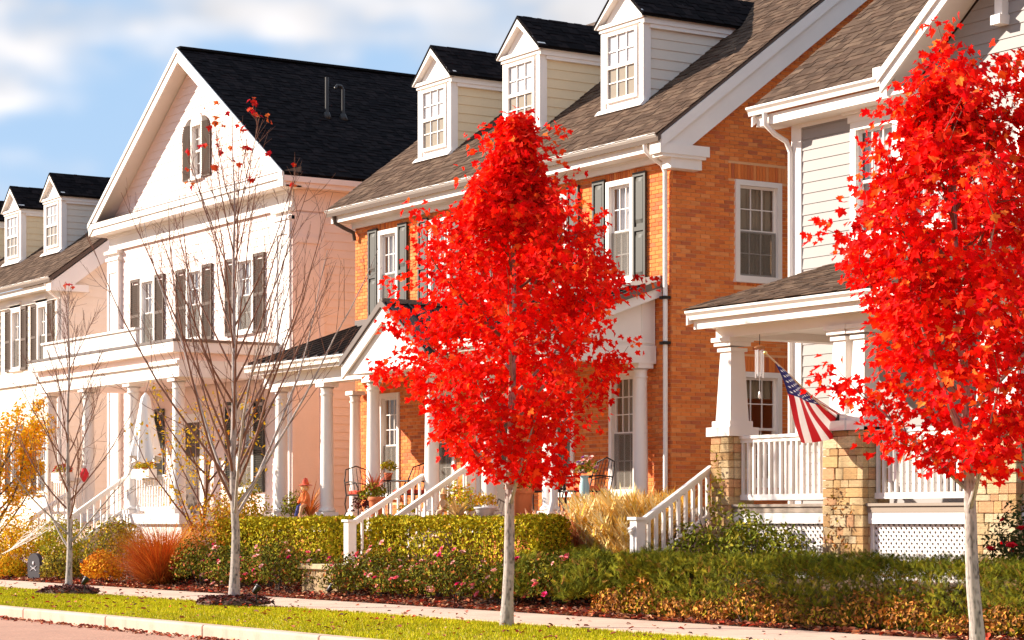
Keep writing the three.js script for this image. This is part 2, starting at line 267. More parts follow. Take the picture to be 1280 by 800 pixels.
// shingle courses on a roof plane: O lower left corner, U along the eave, W up the slope (both full length), span(t) = [from,to] in metres along U at slope length t
const shingleGeo = new THREE.BoxGeometry(1, 1, 1).translate(0, 0.5, 0);
const shingleTex = tex(128, (u, v) => { const k = 0.75 + 0.45 * pn(u, v, 64, 71); return [k, k, k]; }, [1, 1], true);
const shingleMat = new THREE.MeshPhysicalMaterial({ color: lin(1, 1, 1), roughness: 1, specularIntensity: 0.15, map: shingleTex });
function shingles(roof, O, U, W, span, tones, seed, ex = 0.14) {
  const r = rng(seed), u = U.clone().normalize(), w = W.clone().normalize(), n = u.clone().cross(w).normalize(), len = W.length(), list = [];
  const tilt = 0.05, wy = w.clone().multiplyScalar(Math.cos(tilt)).addScaledVector(n, -Math.sin(tilt)), nz = u.clone().cross(wy);
  const base = new THREE.Matrix4().makeBasis(u, wy, nz);
  for (let t = -0.02; t < len; t += ex) {
    const [s0, s1] = span(Math.max(t, 0)); let s = s0 - r() * 0.2;
    while (s < s1) { let d = 0.09 + 0.17 * r(); const e0 = Math.max(s, s0), e1 = Math.min(s + d, s1); s += d;
      if (e1 - e0 < 0.02) continue; const p = O.clone().addScaledVector(u, (e0 + e1) / 2).addScaledVector(w, t).addScaledVector(n, 0.012 + (r() < 0.5 ? 0.007 : 0));
      const k = 0.78 + 0.44 * r(), c = tones[Math.floor(r() * tones.length)];
      list.push({ m: base.clone().setPosition(p).multiply(new THREE.Matrix4().makeScale(e1 - e0 - 0.004, Math.min(ex + 0.05, len - t), 0.011)), c: c.clone().multiplyScalar(k) }); }
  }
  stuffInst(roof, 'shingles', shingleGeo, shingleMat, list);
}
const tonesBrown = [lin(0.100, 0.060, 0.041), lin(0.118, 0.073, 0.050), lin(0.084, 0.051, 0.035), lin(0.136, 0.086, 0.058), lin(0.09, 0.055, 0.038)];
const tonesDark = [lin(0.0085, 0.0062, 0.0072), lin(0.012, 0.0085, 0.0092), lin(0.006, 0.0043, 0.0052), lin(0.016, 0.011, 0.0115)];
const roofBrown = M(lin(0.12, 0.08, 0.06), 0.95), roofDark = new THREE.MeshPhysicalMaterial({ color: lin(0.01, 0.008, 0.008), roughness: 1, specularIntensity: 0.15 });
// K-style gutter running along the eave (x direction), outer lip at b
function gutterGeo(a0, a1, b, y) { return prismX([[b + 0.13, y - 0.12], [b + 0.06, y - 0.13], [b + 0.045, y - 0.07], [b, y - 0.03], [b, y], [b + 0.012, y], [b + 0.02, y - 0.025], [b + 0.06, y - 0.06], [b + 0.07, y - 0.115], [b + 0.12, y - 0.11], [b + 0.12, y], [b + 0.13, y]], -a0, -a1); }
const SLOPE = new THREE.Matrix4();
function downspout(parent, pts, mat, w = 0.042) { return P(parent, 'downspout', tube(pts, pts.map(() => w), 8), mat); }
// round porch column standing on y0, capital up to y1
function column(parent, a, b, y0, y1, r, mat) {
  const h = y1 - y0, q = 1.25 * r, prof = [[0, 0.09], [r * 1.22, 0.09], [r * 1.3, 0.12], [r * 1.22, 0.15], [r * 1.06, 0.17], [r, 0.2], [r, h * 0.35], [r * 0.86, h - 0.24], [r * 0.98, h - 0.235], [r * 0.98, h - 0.205], [r * 0.88, h - 0.2], [r * 0.88, h - 0.13], [r * 1.1, h - 0.08], [0, h - 0.08]];
  return P(parent, 'column', [lathe(prof, -a, y0, -b, 20), AB(a - q, a + q, b - q, b + q, y0, y0 + 0.09), AB(a - q, a + q, b - q, b + q, y1 - 0.08, y1)], mat);
}
// railing between two points (same or different height): rails, then one mesh per baluster
function railing(parent, p0, p1, hTop, n, mat, o = {}) { // p = [a,b,y of walking line]
  const A = V3(-p0[0], p0[2], -p0[1]), B = V3(-p1[0], p1[2], -p1[1]), d = B.clone().sub(A), L = d.length(), mid = A.clone().add(B).multiplyScalar(0.5);
  const hor = Math.hypot(d.x, d.z), yaw = Math.atan2(-d.z, d.x), pit = Math.atan2(d.y, hor), lo = o.low ?? 0.1;
  const bar = (h, y0, y1, w) => new THREE.BoxGeometry(L, y1 - y0, w).rotateZ(pit).rotateY(yaw).translate(mid.x, mid.y + h + (y0 + y1) / 2, mid.z);
  const rl = P(parent, 'railing', [bar(hTop, -0.045, 0.0, 0.095), bar(hTop, -0.10, -0.045, 0.05), bar(lo, -0.03, 0.05, 0.05)], mat);
  const bh = hTop - lo - 0.12, bg = mapUV(new THREE.BoxGeometry(o.bw ?? 0.036, bh, o.bw ?? 0.036).rotateY(yaw));
  for (let i = 0; i < n; i++) { const q = A.clone().lerp(B, (i + 0.5) / n); S(rl, 'baluster', bg, mat, q.x, q.y + lo + 0.04 + bh / 2, q.z); }
  return rl;
}
// gabled roof dormer: body into the roof, boarded sides, window, pediment, dark little roof
function dormer(house, a, bf, yb, ye, yr, w, wallMat, roofTones, seed) {
  const hw = w / 2, bb = bf + 2.6, X = -a, body = P(house, 'dormer', prismZ([[X - hw + 0.02, yb - 0.3], [X + hw - 0.02, yb - 0.3], [X + hw - 0.02, ye], [X, ye + (yr - ye) * 0.86], [X - hw + 0.02, ye]], -bf, -bb), MAT.white);
  // right and left cheeks
  const sl = (ye - 8.5) / 2.6;
  siding(body, sideM(a - hw + 0.02, bf, 0), yb - 0.05, ye - 0.12, 0.175, v => [Math.max(0.1, 0.1), 2.4], [], wallMat);
  const cb = 0.11;
  P(body, 'corner_board', [AB(a - hw - 0.02, a - hw + cb, bf - 0.03, bf + 0.13, yb, ye - 0.02)], MAT.white);
  P(body, 'corner_board', [AB(a + hw - cb, a + hw + 0.02, bf - 0.03, bf + 0.13, yb, ye - 0.02)], MAT.white);
  P(body, 'eave_board', [AB(a - hw - 0.07, a - hw + 0.02, bf - 0.05, bb, ye - 0.13, ye + 0.0), AB(a - hw - 0.05, a - hw + 0.01, bf + 0.1, bb, ye - 0.2, ye - 0.13)], MAT.white);
  // pediment: cornice and raking boards over a flat white tympanum
  const s = (yr - ye) / (hw + 0.1), rk = q => prismZ([[X + q * (hw + 0.1), ye - 0.03], [X + q * (hw + 0.1), ye + 0.07], [X, yr], [X, yr - 0.13]], -bf + 0.12, -bf - 0.05);
  P(body, 'rake_board', [rk(1), rk(-1)], MAT.white);
  P(body, 'cornice', [AB(a - hw - 0.07, a + hw + 0.07, bf - 0.09, bf + 0.02, ye - 0.04, ye + 0.02), AB(a - hw - 0.04, a + hw + 0.04, bf - 0.055, bf + 0.02, ye - 0.10, ye - 0.04)], MAT.white);
  P(body, 'sill', [prismX([[bf - 0.14, yb - 0.03], [bf + 0.05, yb - 0.03], [bf + 0.05, yb + 0.09], [bf - 0.06, yb + 0.06]], X - hw - 0.07, X + hw + 0.07)], MAT.white);
  // window in the front
  const ww = w - 0.30, wy = yb + 0.17, wh = ye - 0.14 - wy, c = 0.06, gw = ww - 2 * c, vm = wy + wh / 2;
  P(body, 'blind', [AB(a - gw / 2, a + gw / 2, bf - 0.012, bf - 0.004, vm, wy + wh - c)], MAT.blindWhite);
  P(body, 'curtain', [AB(a - gw / 2, a + gw / 2, bf - 0.012, bf - 0.004, wy + c, vm)], MAT.blindBeige);
  const fr = [AB(a - ww / 2, a - gw / 2, bf - 0.055, bf, wy, wy + wh), AB(a + gw / 2, a + ww / 2, bf - 0.055, bf, wy, wy + wh), AB(a - gw / 2, a + gw / 2, bf - 0.055, bf, wy, wy + c), AB(a - gw / 2, a + gw / 2, bf - 0.055, bf, wy + wh - c, wy + wh), AB(a - gw / 2, a + gw / 2, bf - 0.05, bf, vm - 0.03, vm + 0.03)];
  for (let i = 1; i < 3; i++) fr.push(AB(a - gw / 2 + gw * i / 3 - 0.01, a - gw / 2 + gw * i / 3 + 0.01, bf - 0.035, bf - 0.013, wy + c, wy + wh - c));
  for (const q of [0.25, 0.75]) { const y = lerp(wy + c, wy + wh - c, q); fr.push(AB(a - gw / 2, a + gw / 2, bf - 0.034, bf - 0.014, y - 0.01, y + 0.01)); }
  P(body, 'window_frame', fr, MAT.white);
  const pw = gw / 3, ph = (wh - 2 * c) / 4, key = 'd' + pw.toFixed(3) + ph.toFixed(3); if (!paneCache.has(key)) paneCache.set(key, new THREE.PlaneGeometry(pw - 0.002, ph - 0.002));
  for (let i = 0; i < 3; i++) for (let j = 0; j < 4; j++) S(body, 'pane', paneCache.get(key), MAT.glass, -(a - gw / 2 + (i + 0.5) * pw), wy + c + (j + 0.5) * ph, -bf + 0.024);
  // roof slopes
  const zf = -bf + 0.13, zb = -bb - 0.6, t = 0.05, e = hw + 0.13, ey = yr - s * e;
  for (const q of [1, -1]) { const slab = prismZ([[X, yr], [X, yr + t], [X + q * e, ey + t], [X + q * e, ey]], zf, zb); P(body, 'roof_slope', slab, roofDark); }
  shingles(body, V3(X + e, ey + t, zf), V3(0, 0, zb - zf), V3(-e, yr - ey, 0), () => [0, zf - zb], roofTones, seed, 0.12);
  return body;
}

// ---------------------------------------------------------------- brick house
function brickHouse() {
  const H = thing('brick_house', 'orange brick house with three white dormers and a brown shingle roof', 'house', -35.9, 0.5, -22.8);
  const AL = 41.3, AR = 30.5, FB = 22.8, U = a => AL - a;
  const upper = [31.95, 33.94, 35.93, 37.92, 39.91].map(a => [a, 0.80, 5.37, 7.10]), lower = [[31.86, 0.80, 1.75, 3.82], [33.75, 0.80, 1.75, 3.82], [37.75, 0.80, 1.75, 3.82], [39.87, 0.80, 1.75, 3.82]];
  const op = [...upper, ...lower].map(([a, w, y0, y1]) => [U(a) - w / 2, U(a) + w / 2, y0, y1]), door = [U(35.9) - 0.6, U(35.9) + 0.6, 1.36, 3.62];
  // front wall: mortar slab with openings, bricks proud of it
  const fw = P(H, 'wall', prismZ(rectPts(-AL + 0.012, -AR - 0.012, 0.2, 7.5), -FB - 0.012, -FB - 0.24, [...op, door].map(r => holePts([r[0] - AL, r[1] - AL, r[2], r[3]]))), MAT.mortar);
  const soldF = op.filter((_, i) => i < 5).map(r => [r[0] - 0.06, r[1] + 0.06, r[3] + 0.004, r[3] + 0.2, true]), sillF = op.map(r => [r[0] - 0.05, r[1] + 0.05, r[2] - 0.1, r[2], true]);
  bricks(fw, frontM(AL, FB + 0.01, 0), 0.0, AL - AR, 0.45, 7.28, [...op, door, ...soldF, ...sillF], () => true, 0);
  // side wall with gable
  const roofY = b => 7.60 + 0.75 * (b - 22.3), sop = [[1.33, 2.33, 5.36, 7.04], [1.33, 2.33, 1.90, 3.80]];
  const sw = P(H, 'wall', prismX([[FB + 0.241, 0.2], [FB + 10, 0.2], [FB + 10, 7.5], [27.8, 11.45], [FB + 0.241, 7.62]], -AR - 0.24, -AR - 0.012, sop.map(r => [[FB + r[0], r[2]], [FB + r[0], r[3]], [FB + r[1], r[3]], [FB + r[1], r[2]]])), MAT.mortar);
  const near = V3(-AR, 4.6, -FB - 1.0);
  bricks(sw, sideM(AR + 0.01, FB, 0), 0.0, 9.9, 0.45, 11.2, [...sop, ...sop.map(r => [r[0] - 0.14, r[1] + 0.14, r[3] + 0.004, r[3] + 0.27, true]), ...sop.map(r => [r[0] - 0.02, r[1] + 0.02, r[2] - 0.11, r[2] - 0.002, true])],
    (u, v) => { const b = u + FB; return v < (b < 27.8 ? roofY(b) : roofY(55.6 - b)) - 0.28; }, 300, near);
  P(H, 'wall', [AB(AL - 0.24, AL - 0.012, FB + 0.24, FB + 10, 0.2, 7.5), AB(AR + 0.24, AL - 0.24, FB + 9.8, FB + 10, 0.2, 7.5)], MAT.mortar);
  // roof
  const roof = P(H, 'roof', prismX([[22.3, 7.60], [27.8, 11.725], [33.3, 7.60], [33.3, 7.48], [27.8, 11.60], [22.3, 7.48]], -41.62, -30.2), roofBrown);
  shingles(roof, V3(-41.64, 7.60, -22.28), V3(11.46, 0, 0), V3(0, 4.14, -5.52), () => [0, 11.46], tonesBrown, 5);
  P(roof, 'ridge_cap', [AB(30.2, 41.62, 27.68, 27.92, 11.71, 11.78)], roofBrown);
  // soffit, frieze, fascia, gutter
  P(H, 'fascia', [AB(30.22, 41.6, 22.40, 22.44, 7.36, 7.50)], MAT.white);
  P(H, 'soffit', [AB(30.24, 41.58, 22.44, 22.79, 7.36, 7.39)], MAT.white);
  P(H, 'frieze', [AB(30.52, 41.3, 22.72, 22.785, 7.12 + 0.12, 7.36), AB(30.5, 41.3, 22.69, 22.72, 7.33, 7.36)], MAT.white);
  P(H, 'gutter', gutterGeo(30.24, 41.64, 22.26, 7.62), MAT.white);
  downspout(H, [V3(-30.62, 7.5, -22.34), V3(-30.62, 7.38, -22.36), V3(-30.60, 7.28, -22.48), V3(-30.58, 7.18, -22.66), V3(-30.58, 7.06, -22.73), V3(-30.58, 0.7, -22.735)], MAT.white);
  for (const y of [4.95, 4.2]) P(H, 'downspout_strap', [AB(30.51, 30.65, 22.66, 22.79, y, y + 0.05)], MAT.iron);
  downspout(H, [V3(-41.4, 7.5, -22.36), V3(-41.4, 7.36, -22.38), V3(-41.3, 7.25, -22.55), V3(-41.2, 7.16, -22.7), V3(-41.2, 7.0, -22.73)], MAT.shutterBrown);
  // raking board and cornice return on the side gable
  const rk = (o, t0, t1) => prismX([[22.34, 7.60 - o], [27.8, 11.695 - o], [33.26, 7.60 - o], [33.26, 7.60 - o - t0], [27.8, 11.695 - o - t0], [22.34, 7.60 - o - t0]], -t1, -30.225);
  P(H, 'rake_board', [prismX([[22.36, 7.50], [27.8, 11.58], [27.8, 11.06], [23.0, 7.46], [22.36, 7.46]], -30.48, -30.23), prismX([[22.36, 7.59], [27.8, 11.67], [27.8, 11.46], [22.36, 7.38]], -30.228, -30.175)], MAT.white);
  P(H, 'rake_board', [prismX([[33.24, 7.50], [33.24, 7.46], [32.6, 7.46], [27.8, 11.06], [27.8, 11.58]], -30.48, -30.23)], MAT.white);
  P(H, 'cornice_return', [AB(30.19, 30.48, 22.34, 23.36, 7.30, 7.47), AB(30.25, 30.48, 22.6, 23.24, 7.08, 7.30), AB(30.21, 30.48, 22.40, 23.30, 7.25, 7.30)], MAT.white);
  [39.27, 36.1, 32.85].forEach((a, i) => dormer(H, a, 23.5, 8.50, 10.04, 10.68, 1.24, i === 2 ? MAT.paleGrey : MAT.cream, tonesDark, 40 + i));
  // windows, shutters
  for (const [a, w, y0, y1] of upper) { makeWindow(H, frontM(a, FB, y0), w, y1 - y0, { top: 2, bottom: 2 }); for (const s of [-1, 1]) shutter(H, a + s * 0.60, FB - 0.005, 5.32, 0.36, 1.84, MAT.shutterDark, true); }
  for (const [a, w, y0, y1] of lower) makeWindow(H, frontM(a, FB, y0), w, y1 - y0, { top: 3, bottom: 2, blind: MAT.curtain, screen: true, trim: MAT.white });
  makeWindow(H, sideM(AR, FB + 1.83, 5.36), 1.0, 1.68, { top: 2, bottom: 2, blind: MAT.blindBeige, trim: MAT.white });
  makeWindow(H, sideM(AR, FB + 1.83, 1.90), 1.0, 1.90, { top: 2, bottom: 2, blind: MAT.curtain, blindTo: 0.2, screen: false, trim: MAT.white });
  const d = P(H, 'door', [AB(35.4, 36.4, 22.86, 22.92, 1.38, 3.5)], MAT.shutterBrown); P(d, 'door_frame', [AB(35.28, 35.4, 22.74, 22.95, 1.36, 3.62), AB(36.4, 36.52, 22.74, 22.95, 1.36, 3.62), AB(35.4, 36.4, 22.74, 22.95, 3.5, 3.62)], MAT.white);
  P(d, 'handle', [new THREE.SphereGeometry(0.035, 10, 8).translate(-35.5, 2.35, -22.82)], MAT.iron);
  // porch: brick base, deck, columns
  const pb = P(H, 'porch_base', [AB(31.0, 41.1, 20.72, 22.78, 0.2, 1.08)], MAT.mortar);
  bricks(pb, sideM(31.0 - 0.008, 20.72, 0), 0.0, 2.05, 0.45, 1.06, [], () => true, 0);
  bricks(pb, frontM(41.1, 20.71, 0), 0.0, 10.1, 0.45, 1.06, [], () => true, 0);
  P(H, 'porch_floor', [AB(30.86, 41.15, 20.5, 22.78, 1.28, 1.35)], MAT.deck);
  P(H, 'porch_fascia', [AB(30.90, 41.12, 20.55, 20.62, 1.07, 1.28), AB(30.90, 30.96, 20.62, 22.78, 1.07, 1.28)], MAT.white);
  for (const a of [31.05, 32.9, 34.8, 36.9, 38.7, 40.6]) column(H, a, 20.75, 1.35, 3.9, 0.13, MAT.white);
  for (const a of [31.06, 40.9]) column(H, a, 22.58, 1.35, 3.9, 0.12, MAT.white);
  P(H, 'porch_beam', [AB(30.9, 41.1, 20.6, 20.92, 3.9, 4.2), AB(30.9, 41.1, 20.57, 20.6, 4.12, 4.2), AB(30.9, 31.2, 20.92, 22.78, 3.9, 4.2)], MAT.white);
  P(H, 'porch_ceiling', [AB(31.2, 41.1, 20.92, 22.78, 4.13, 4.18)], MAT.white);
  P(H, 'porch_end_panel', [prismX([[20.6, 4.205], [22.78, 4.205], [22.78, 5.08], [20.6, 4.33]], -31.1, -30.93)], MAT.white);
  P(H, 'panel_batten', [AB(30.91, 30.93, 20.7, 22.74, 4.24, 4.27), AB(30.91, 30.93, 22.5, 22.53, 4.27, 4.95)], MAT.white);
  const mr = P(H, 'porch_roof', prismX([[20.28, 4.30], [22.785, 5.18], [22.785, 5.24], [20.28, 4.36]], -41.2, -30.72), MAT.metal);
  for (let k = 0; k < 26; k++) { const a = 30.75 + k * 0.415; if (Math.abs(a - 35.85) > 1.5 || true) P(mr, 'seam', prismX([[20.28, 4.36], [22.785, 5.24], [22.785, 5.285], [20.28, 4.405]], -a - 0.012, -a + 0.012), MAT.metal); }
  P(mr, 'flashing', [AB(30.72, 41.2, 22.73, 22.785, 5.2, 5.36)], MAT.metalTrim);
  P(H, 'porch_rake_board', [prismX([[20.3, 4.14], [22.78, 5.01], [22.78, 5.17], [20.3, 4.30]], -30.9, -30.74)], MAT.white);
  P(H, 'porch_rake_trim', [prismX([[20.26, 4.29], [22.785, 5.176], [22.785, 5.30], [20.26, 4.41]], -30.73, -30.70)], MAT.metalTrim);
  P(H, 'porch_gutter', gutterGeo(37.0, 41.25, 20.2, 4.34), MAT.white); P(H, 'porch_gutter', gutterGeo(30.74, 33.9, 20.2, 4.34), MAT.white);
  P(H, 'porch_fascia', [AB(30.9, 41.15, 20.34, 20.38, 4.15, 4.3), AB(30.9, 41.15, 20.38, 20.58, 4.19, 4.22)], MAT.white);
  // entrance gable over the steps
  const gc = -35.45, gy = 5.12, ey = 4.16, hw = 1.5, gs = (gy - ey) / hw;
  const gr = P(H, 'gable_roof', [prismZ([[gc, gy - 0.02], [gc, gy + 0.03], [gc + hw, ey + 0.03], [gc + hw, ey - 0.02]], -20.1, -22.5), prismZ([[gc, gy - 0.02], [gc, gy + 0.03], [gc - hw, ey + 0.03], [gc - hw, ey - 0.02]], -20.1, -22.5)], MAT.metal);
  for (let k = 0; k < 5; k++) P(gr, 'seam', [prismZ([[gc, gy + 0.03], [gc, gy + 0.08], [gc + hw, ey + 0.08], [gc + hw, ey + 0.03]], -20.14 - k * 0.45, -20.165 - k * 0.45)], MAT.metal);
  P(gr, 'edge_trim', [1, -1].map(q => prismZ([[gc, gy - 0.05], [gc, gy + 0.075], [gc + q * (hw + 0.02), ey + 0.06], [gc + q * (hw + 0.02), ey - 0.06]], -20.07, -20.1)), MAT.metalTrim);
  P(gr, 'ridge_cap', [box(gc - 0.06, gc + 0.06, gy + 0.02, gy + 0.1, -20.08, -22.5)], MAT.metalTrim);
  P(H, 'gable_rake_board', [1, -1].map(q => prismZ([[gc, gy - 0.055], [gc + q * hw, ey - 0.055], [gc + q * hw, ey - 0.30], [gc, gy - 0.30]], -20.11, -20.16)), MAT.white);
  P(H, 'gable_panel', [prismZ([[gc - hw + 0.12, ey - 0.22], [gc + hw - 0.12, ey - 0.22], [gc + hw - 0.12, ey + 0.0], [gc, gy - 0.08], [gc - hw + 0.12, ey + 0.0]], -20.56, -20.19)], MAT.white);
  // steps with rails
  for (let k = 0; k < 5; k++) P(H, 'step', [AB(33.66, 34.9, 20.5 - 0.29 * (k + 1), 20.5 - 0.29 * k, 0.1, 1.35 - 0.17 * (k + 1))], matConc);
  P(H, 'newel_post', [AB(34.85, 35.01, 19.1, 19.26, 0.3, 1.26), AB(34.82, 35.04, 19.07, 19.29, 1.26, 1.30)], MAT.white);
  P(H, 'newel_post', [AB(33.52, 33.66, 20.72, 20.86, 1.35, 2.36), AB(33.48, 33.70, 20.68, 20.90, 2.36, 2.44)], MAT.white);
  P(H, 'newel_post', [AB(33.52, 33.68, 19.1, 19.26, 0.3, 1.26)], MAT.white);
  railing(H, [34.93, 19.2, 0.42], [34.93, 20.65, 1.27], 0.84, 10, MAT.white); railing(H, [33.6, 19.2, 0.46], [33.6, 20.76, 1.42], 0.84, 10, MAT.white);
  downspout(H, [V3(-30.98, 4.2, -20.42), V3(-30.95, 4.05, -20.5), V3(-30.86, 3.8, -20.68), V3(-30.86, 1.6, -20.68), V3(-30.82, 1.42, -20.60), V3(-30.82, 0.98, -20.56), V3(-30.72, 0.86, -20.52), V3(-30.18, 0.62, -20.3)], MAT.white, 0.048);
  return H;
}
brickHouse();

// ---------------------------------------------------------------- pink house with the street-facing gable
function pinkHouse() {
  const H = thing('gabled_house', 'pale pink clapboard house with a tall street gable, dark roof and white porch', 'house', -48.97, 0.5, -22.8);
  const AL = 53.91, AR = 44.04, FB = 22.8, ac = 48.97, gy = 12.23, ey = 8.70, ov = 0.38, hw = (AL - AR) / 2 + ov, gs = (gy - ey) / hw;
  const win = [51.64, 48.98, 46.32], up = win.map(a => [a - 0.43, a + 0.43, 5.48, 7.16]), lo = [51.64, 46.32].map(a => [a - 0.43, a + 0.43, 1.95, 3.9]), gw = [ac - 0.12 - 0.31, ac - 0.12 + 0.31, 9.25, 10.52];
  const cut = [...up, ...lo, gw], wallTop = a => Math.min(gy - 0.16 - gs * Math.abs(a - ac));
  const w = P(H, 'wall', prismZ([[-AL, 0.2], [-AR, 0.2], [-AR, ey + 0.1], [-ac, gy - 0.22], [-AL, ey + 0.1]], -FB, -FB - 0.2, cut.map(r => holePts([-r[1], -r[0], r[2], r[3]]))), MAT.pink);
  const rects = cut.map(r => [AL - r[1], AL - r[0], r[2], r[3]]), half = y => (gy - 0.2 - y) / gs;
  siding(w, frontM(AL, FB, 0), 0.5, 8.05, 0.18, () => [0.0, AL - AR], rects, MAT.pink);
  siding(w, frontM(AL, FB, 0), 8.74, 11.9, 0.18, y => [AL - ac - half(y), AL - ac + half(y)], rects, MAT.pink);
  const sw = P(H, 'wall', [AB(AR, AR + 0.2, FB + 0.2, 35, 0.2, 8.6)], MAT.pink);
  siding(sw, sideM(AR, FB, 0), 0.5, 8.0, 0.18, () => [0.0, 9], [], MAT.pink);
  P(H, 'wall', [AB(AL - 0.2, AL, FB + 0.2, 35, 0.2, 8.6), AB(AR + 0.2, AL - 0.2, 34.8, 35, 0.2, 8.6)], MAT.pink);
  // roof
  const slab = q => prismZ([[-ac, gy - 0.02], [-ac, gy - 0.12], [-ac + q * hw, ey - 0.12], [-ac + q * hw, ey - 0.02]], -22.37, -35.4);
  const roof = P(H, 'roof', [slab(1), slab(-1)], roofDark);
  shingles(roof, V3(-ac + hw + 0.02, ey - 0.02, -22.35), V3(0, 0, -13), V3(-hw - 0.02, gy - ey, 0), () => [0, 13], tonesDark, 9, 0.145);
  shingles(roof, V3(-ac - hw - 0.02, ey - 0.02, -35.35), V3(0, 0, 13), V3(hw + 0.02, gy - ey, 0), () => [0, 13], tonesDark, 10, 0.145);
  P(roof, 'ridge_cap', [box(-ac - 0.11, -ac + 0.11, gy - 0.02, gy + 0.035, -22.35, -35.4)], roofDark);
  const vent = (b, h) => { const y = gy - gs * 2.62; return tube([V3(-46.35, y - 0.1, -b), V3(-46.35, y + h, -b), V3(-46.35, y + h + 0.05, -b)], [0.045, 0.045, 0.045], 8); };
  P(roof, 'vent_pipe', [vent(24.85, 0.85), lathe([[0.0, 0], [0.13, 0], [0.06, 0.16], [0.05, 0.16]], -46.35, gy - gs * 2.62 - 0.06, -24.85, 10)], MAT.metal);
  P(roof, 'vent_pipe', [tube([V3(-46.35, 10.3, -25.27), V3(-46.35, 11.15, -25.27), V3(-46.35, 11.22, -25.22), V3(-46.35, 11.23, -25.12), V3(-46.35, 11.16, -25.06)], [0.04, 0.04, 0.04, 0.04, 0.04], 8), lathe([[0.0, 0], [0.13, 0], [0.06, 0.16], [0.05, 0.16]], -46.35, gy - gs * 2.62 - 0.06, -25.27, 10)], MAT.metal);
  // rakes and soffits
  for (const q of [1, -1]) {
    P(H, 'rake_board', [prismZ([[-ac, gy - 0.03], [-ac + q * (hw + 0.01), ey - 0.03], [-ac + q * (hw + 0.01), ey - 0.30], [-ac, gy - 0.32]], -22.33, -22.37), prismZ([[-ac, gy + 0.0], [-ac + q * (hw + 0.03), ey + 0.0], [-ac + q * (hw + 0.03), ey - 0.1], [-ac, gy - 0.1]], -22.30, -22.33)], MAT.white);
    P(H, 'soffit', [prismZ([[-ac, gy - 0.125], [-ac + q * (hw - 0.02), ey - 0.125], [-ac + q * (hw - 0.02), ey - 0.16], [-ac, gy - 0.16]], -22.37, -22.82)], MAT.white);
  }
  // horizontal cornice across the front and along the side eave
  P(H, 'cornice', [AB(AR - ov, AL + ov, 22.36, 22.42, 8.40, 8.68), AB(AR - ov - 0.03, AL + ov + 0.03, 22.32, 22.36, 8.56, 8.70), AB(AR - ov, AL + ov, 22.42, 22.8, 8.40, 8.43)], MAT.white);
  P(H, 'cornice_ledge', [prismX([[22.30, 8.705], [22.79, 8.84], [22.79, 8.705]], -AL - ov, -AR + ov)], roofBrown);
  P(H, 'frieze', [AB(AR - 0.02, AL + 0.02, 22.74, 22.79, 8.02, 8.40), AB(AR - 0.06, AL + 0.06, 22.69, 22.74, 8.33, 8.40), AB(AR - 0.04, AL + 0.04, 22.71, 22.74, 8.0, 8.06)], MAT.white);
  P(H, 'side_cornice', [AB(AR - ov, AR - ov + 0.06, 22.42, 35.3, 8.40, 8.60), AB(AR - ov - 0.05, AR - ov, 22.36, 35.3, 8.50, 8.62), AB(AR - ov + 0.06, AR - 0.06, 22.81, 35.2, 8.402, 8.43)], MAT.pink);
  P(H, 'side_frieze', [AB(AR - 0.05, AR - 0.004, 22.80, 35, 7.95, 8.40)], MAT.pink);
  // panelled corner pilasters
  const pil = (a0, a1) => [AB(a0, a1, 22.71, 22.79, 0.4, 8.0), AB(a0 + 0.0, a0 + 0.09, 22.68, 22.71, 0.5, 7.75), AB(a1 - 0.09, a1, 22.68, 22.71, 0.5, 7.75), AB(a0 + 0.09, a1 - 0.09, 22.68, 22.71, 7.45, 7.75), AB(a0 - 0.04, a1 + 0.04, 22.65, 22.79, 7.75, 7.83), AB(a0 - 0.07, a1 + 0.07, 22.62, 22.79, 7.92, 8.0)];
  P(H, 'pilaster', pil(AR - 0.03, AR + 0.66), MAT.white); P(H, 'pilaster', pil(AL - 0.66, AL + 0.03), MAT.white);
  P(H, 'side_pilaster', [AB(AR - 0.07, AR - 0.033, 22.72, 23.5, 0.4, 7.9), AB(AR - 0.1, AR - 0.07, 22.72, 22.82, 0.5, 7.4), AB(AR - 0.1, AR - 0.07, 23.39, 23.5, 0.5, 7.4), AB(AR - 0.1, AR - 0.07, 22.82, 23.39, 7.25, 7.4)], MAT.pink);
  // windows and shutters
  for (const a of win) { makeWindow(H, frontM(a, FB - 0.02, 5.48), 0.86, 1.68, { top: 2, bottom: 2, screen: true }); for (const s of [-1, 1]) shutter(H, a + s * 0.72, FB - 0.02, 5.44, 0.52, 1.74, MAT.shutterBrown, false); }
  for (const a of [51.64, 46.32]) { makeWindow(H, frontM(a, FB - 0.02, 1.95), 0.86, 1.95, { top: 2, bottom: 2, blind: MAT.curtain }); for (const s of [-1, 1]) shutter(H, a + s * 0.72, FB - 0.02, 1.9, 0.5, 2.05, MAT.shutterDark, false); }
  makeWindow(H, frontM(ac - 0.12, FB - 0.02, 9.25), 0.62, 1.27, { cols: 2, top: 2, bottom: 2, casing: 0.06, screen: false });
  for (const s of [-1, 1]) { // quarter-arched shutters of the attic window
    const x0 = -(ac - 0.12) + s * 0.33, pts = [[x0, 9.22], [x0 + s * 0.42, 9.22], [x0 + s * 0.42, 10.15]]; for (let k = 1; k <= 6; k++) { const t = k / 6 * Math.PI / 2; pts.push([x0 + s * 0.42 * Math.cos(t), 10.15 + 0.5 * Math.sin(t)]); }
    const sl_ = []; for (let y = 9.28; y < 10.5; y += 0.05) { const wv = y < 10.15 ? 0.36 : 0.40 * Math.sqrt(Math.max(0.02, 1 - Math.pow((y - 10.15) / 0.5, 2))); sl_.push(new THREE.BoxGeometry(wv, 0.045, 0.008).rotateX(0.6).translate(x0 + s * (0.01 + wv / 2), y, -FB + 0.07)); }
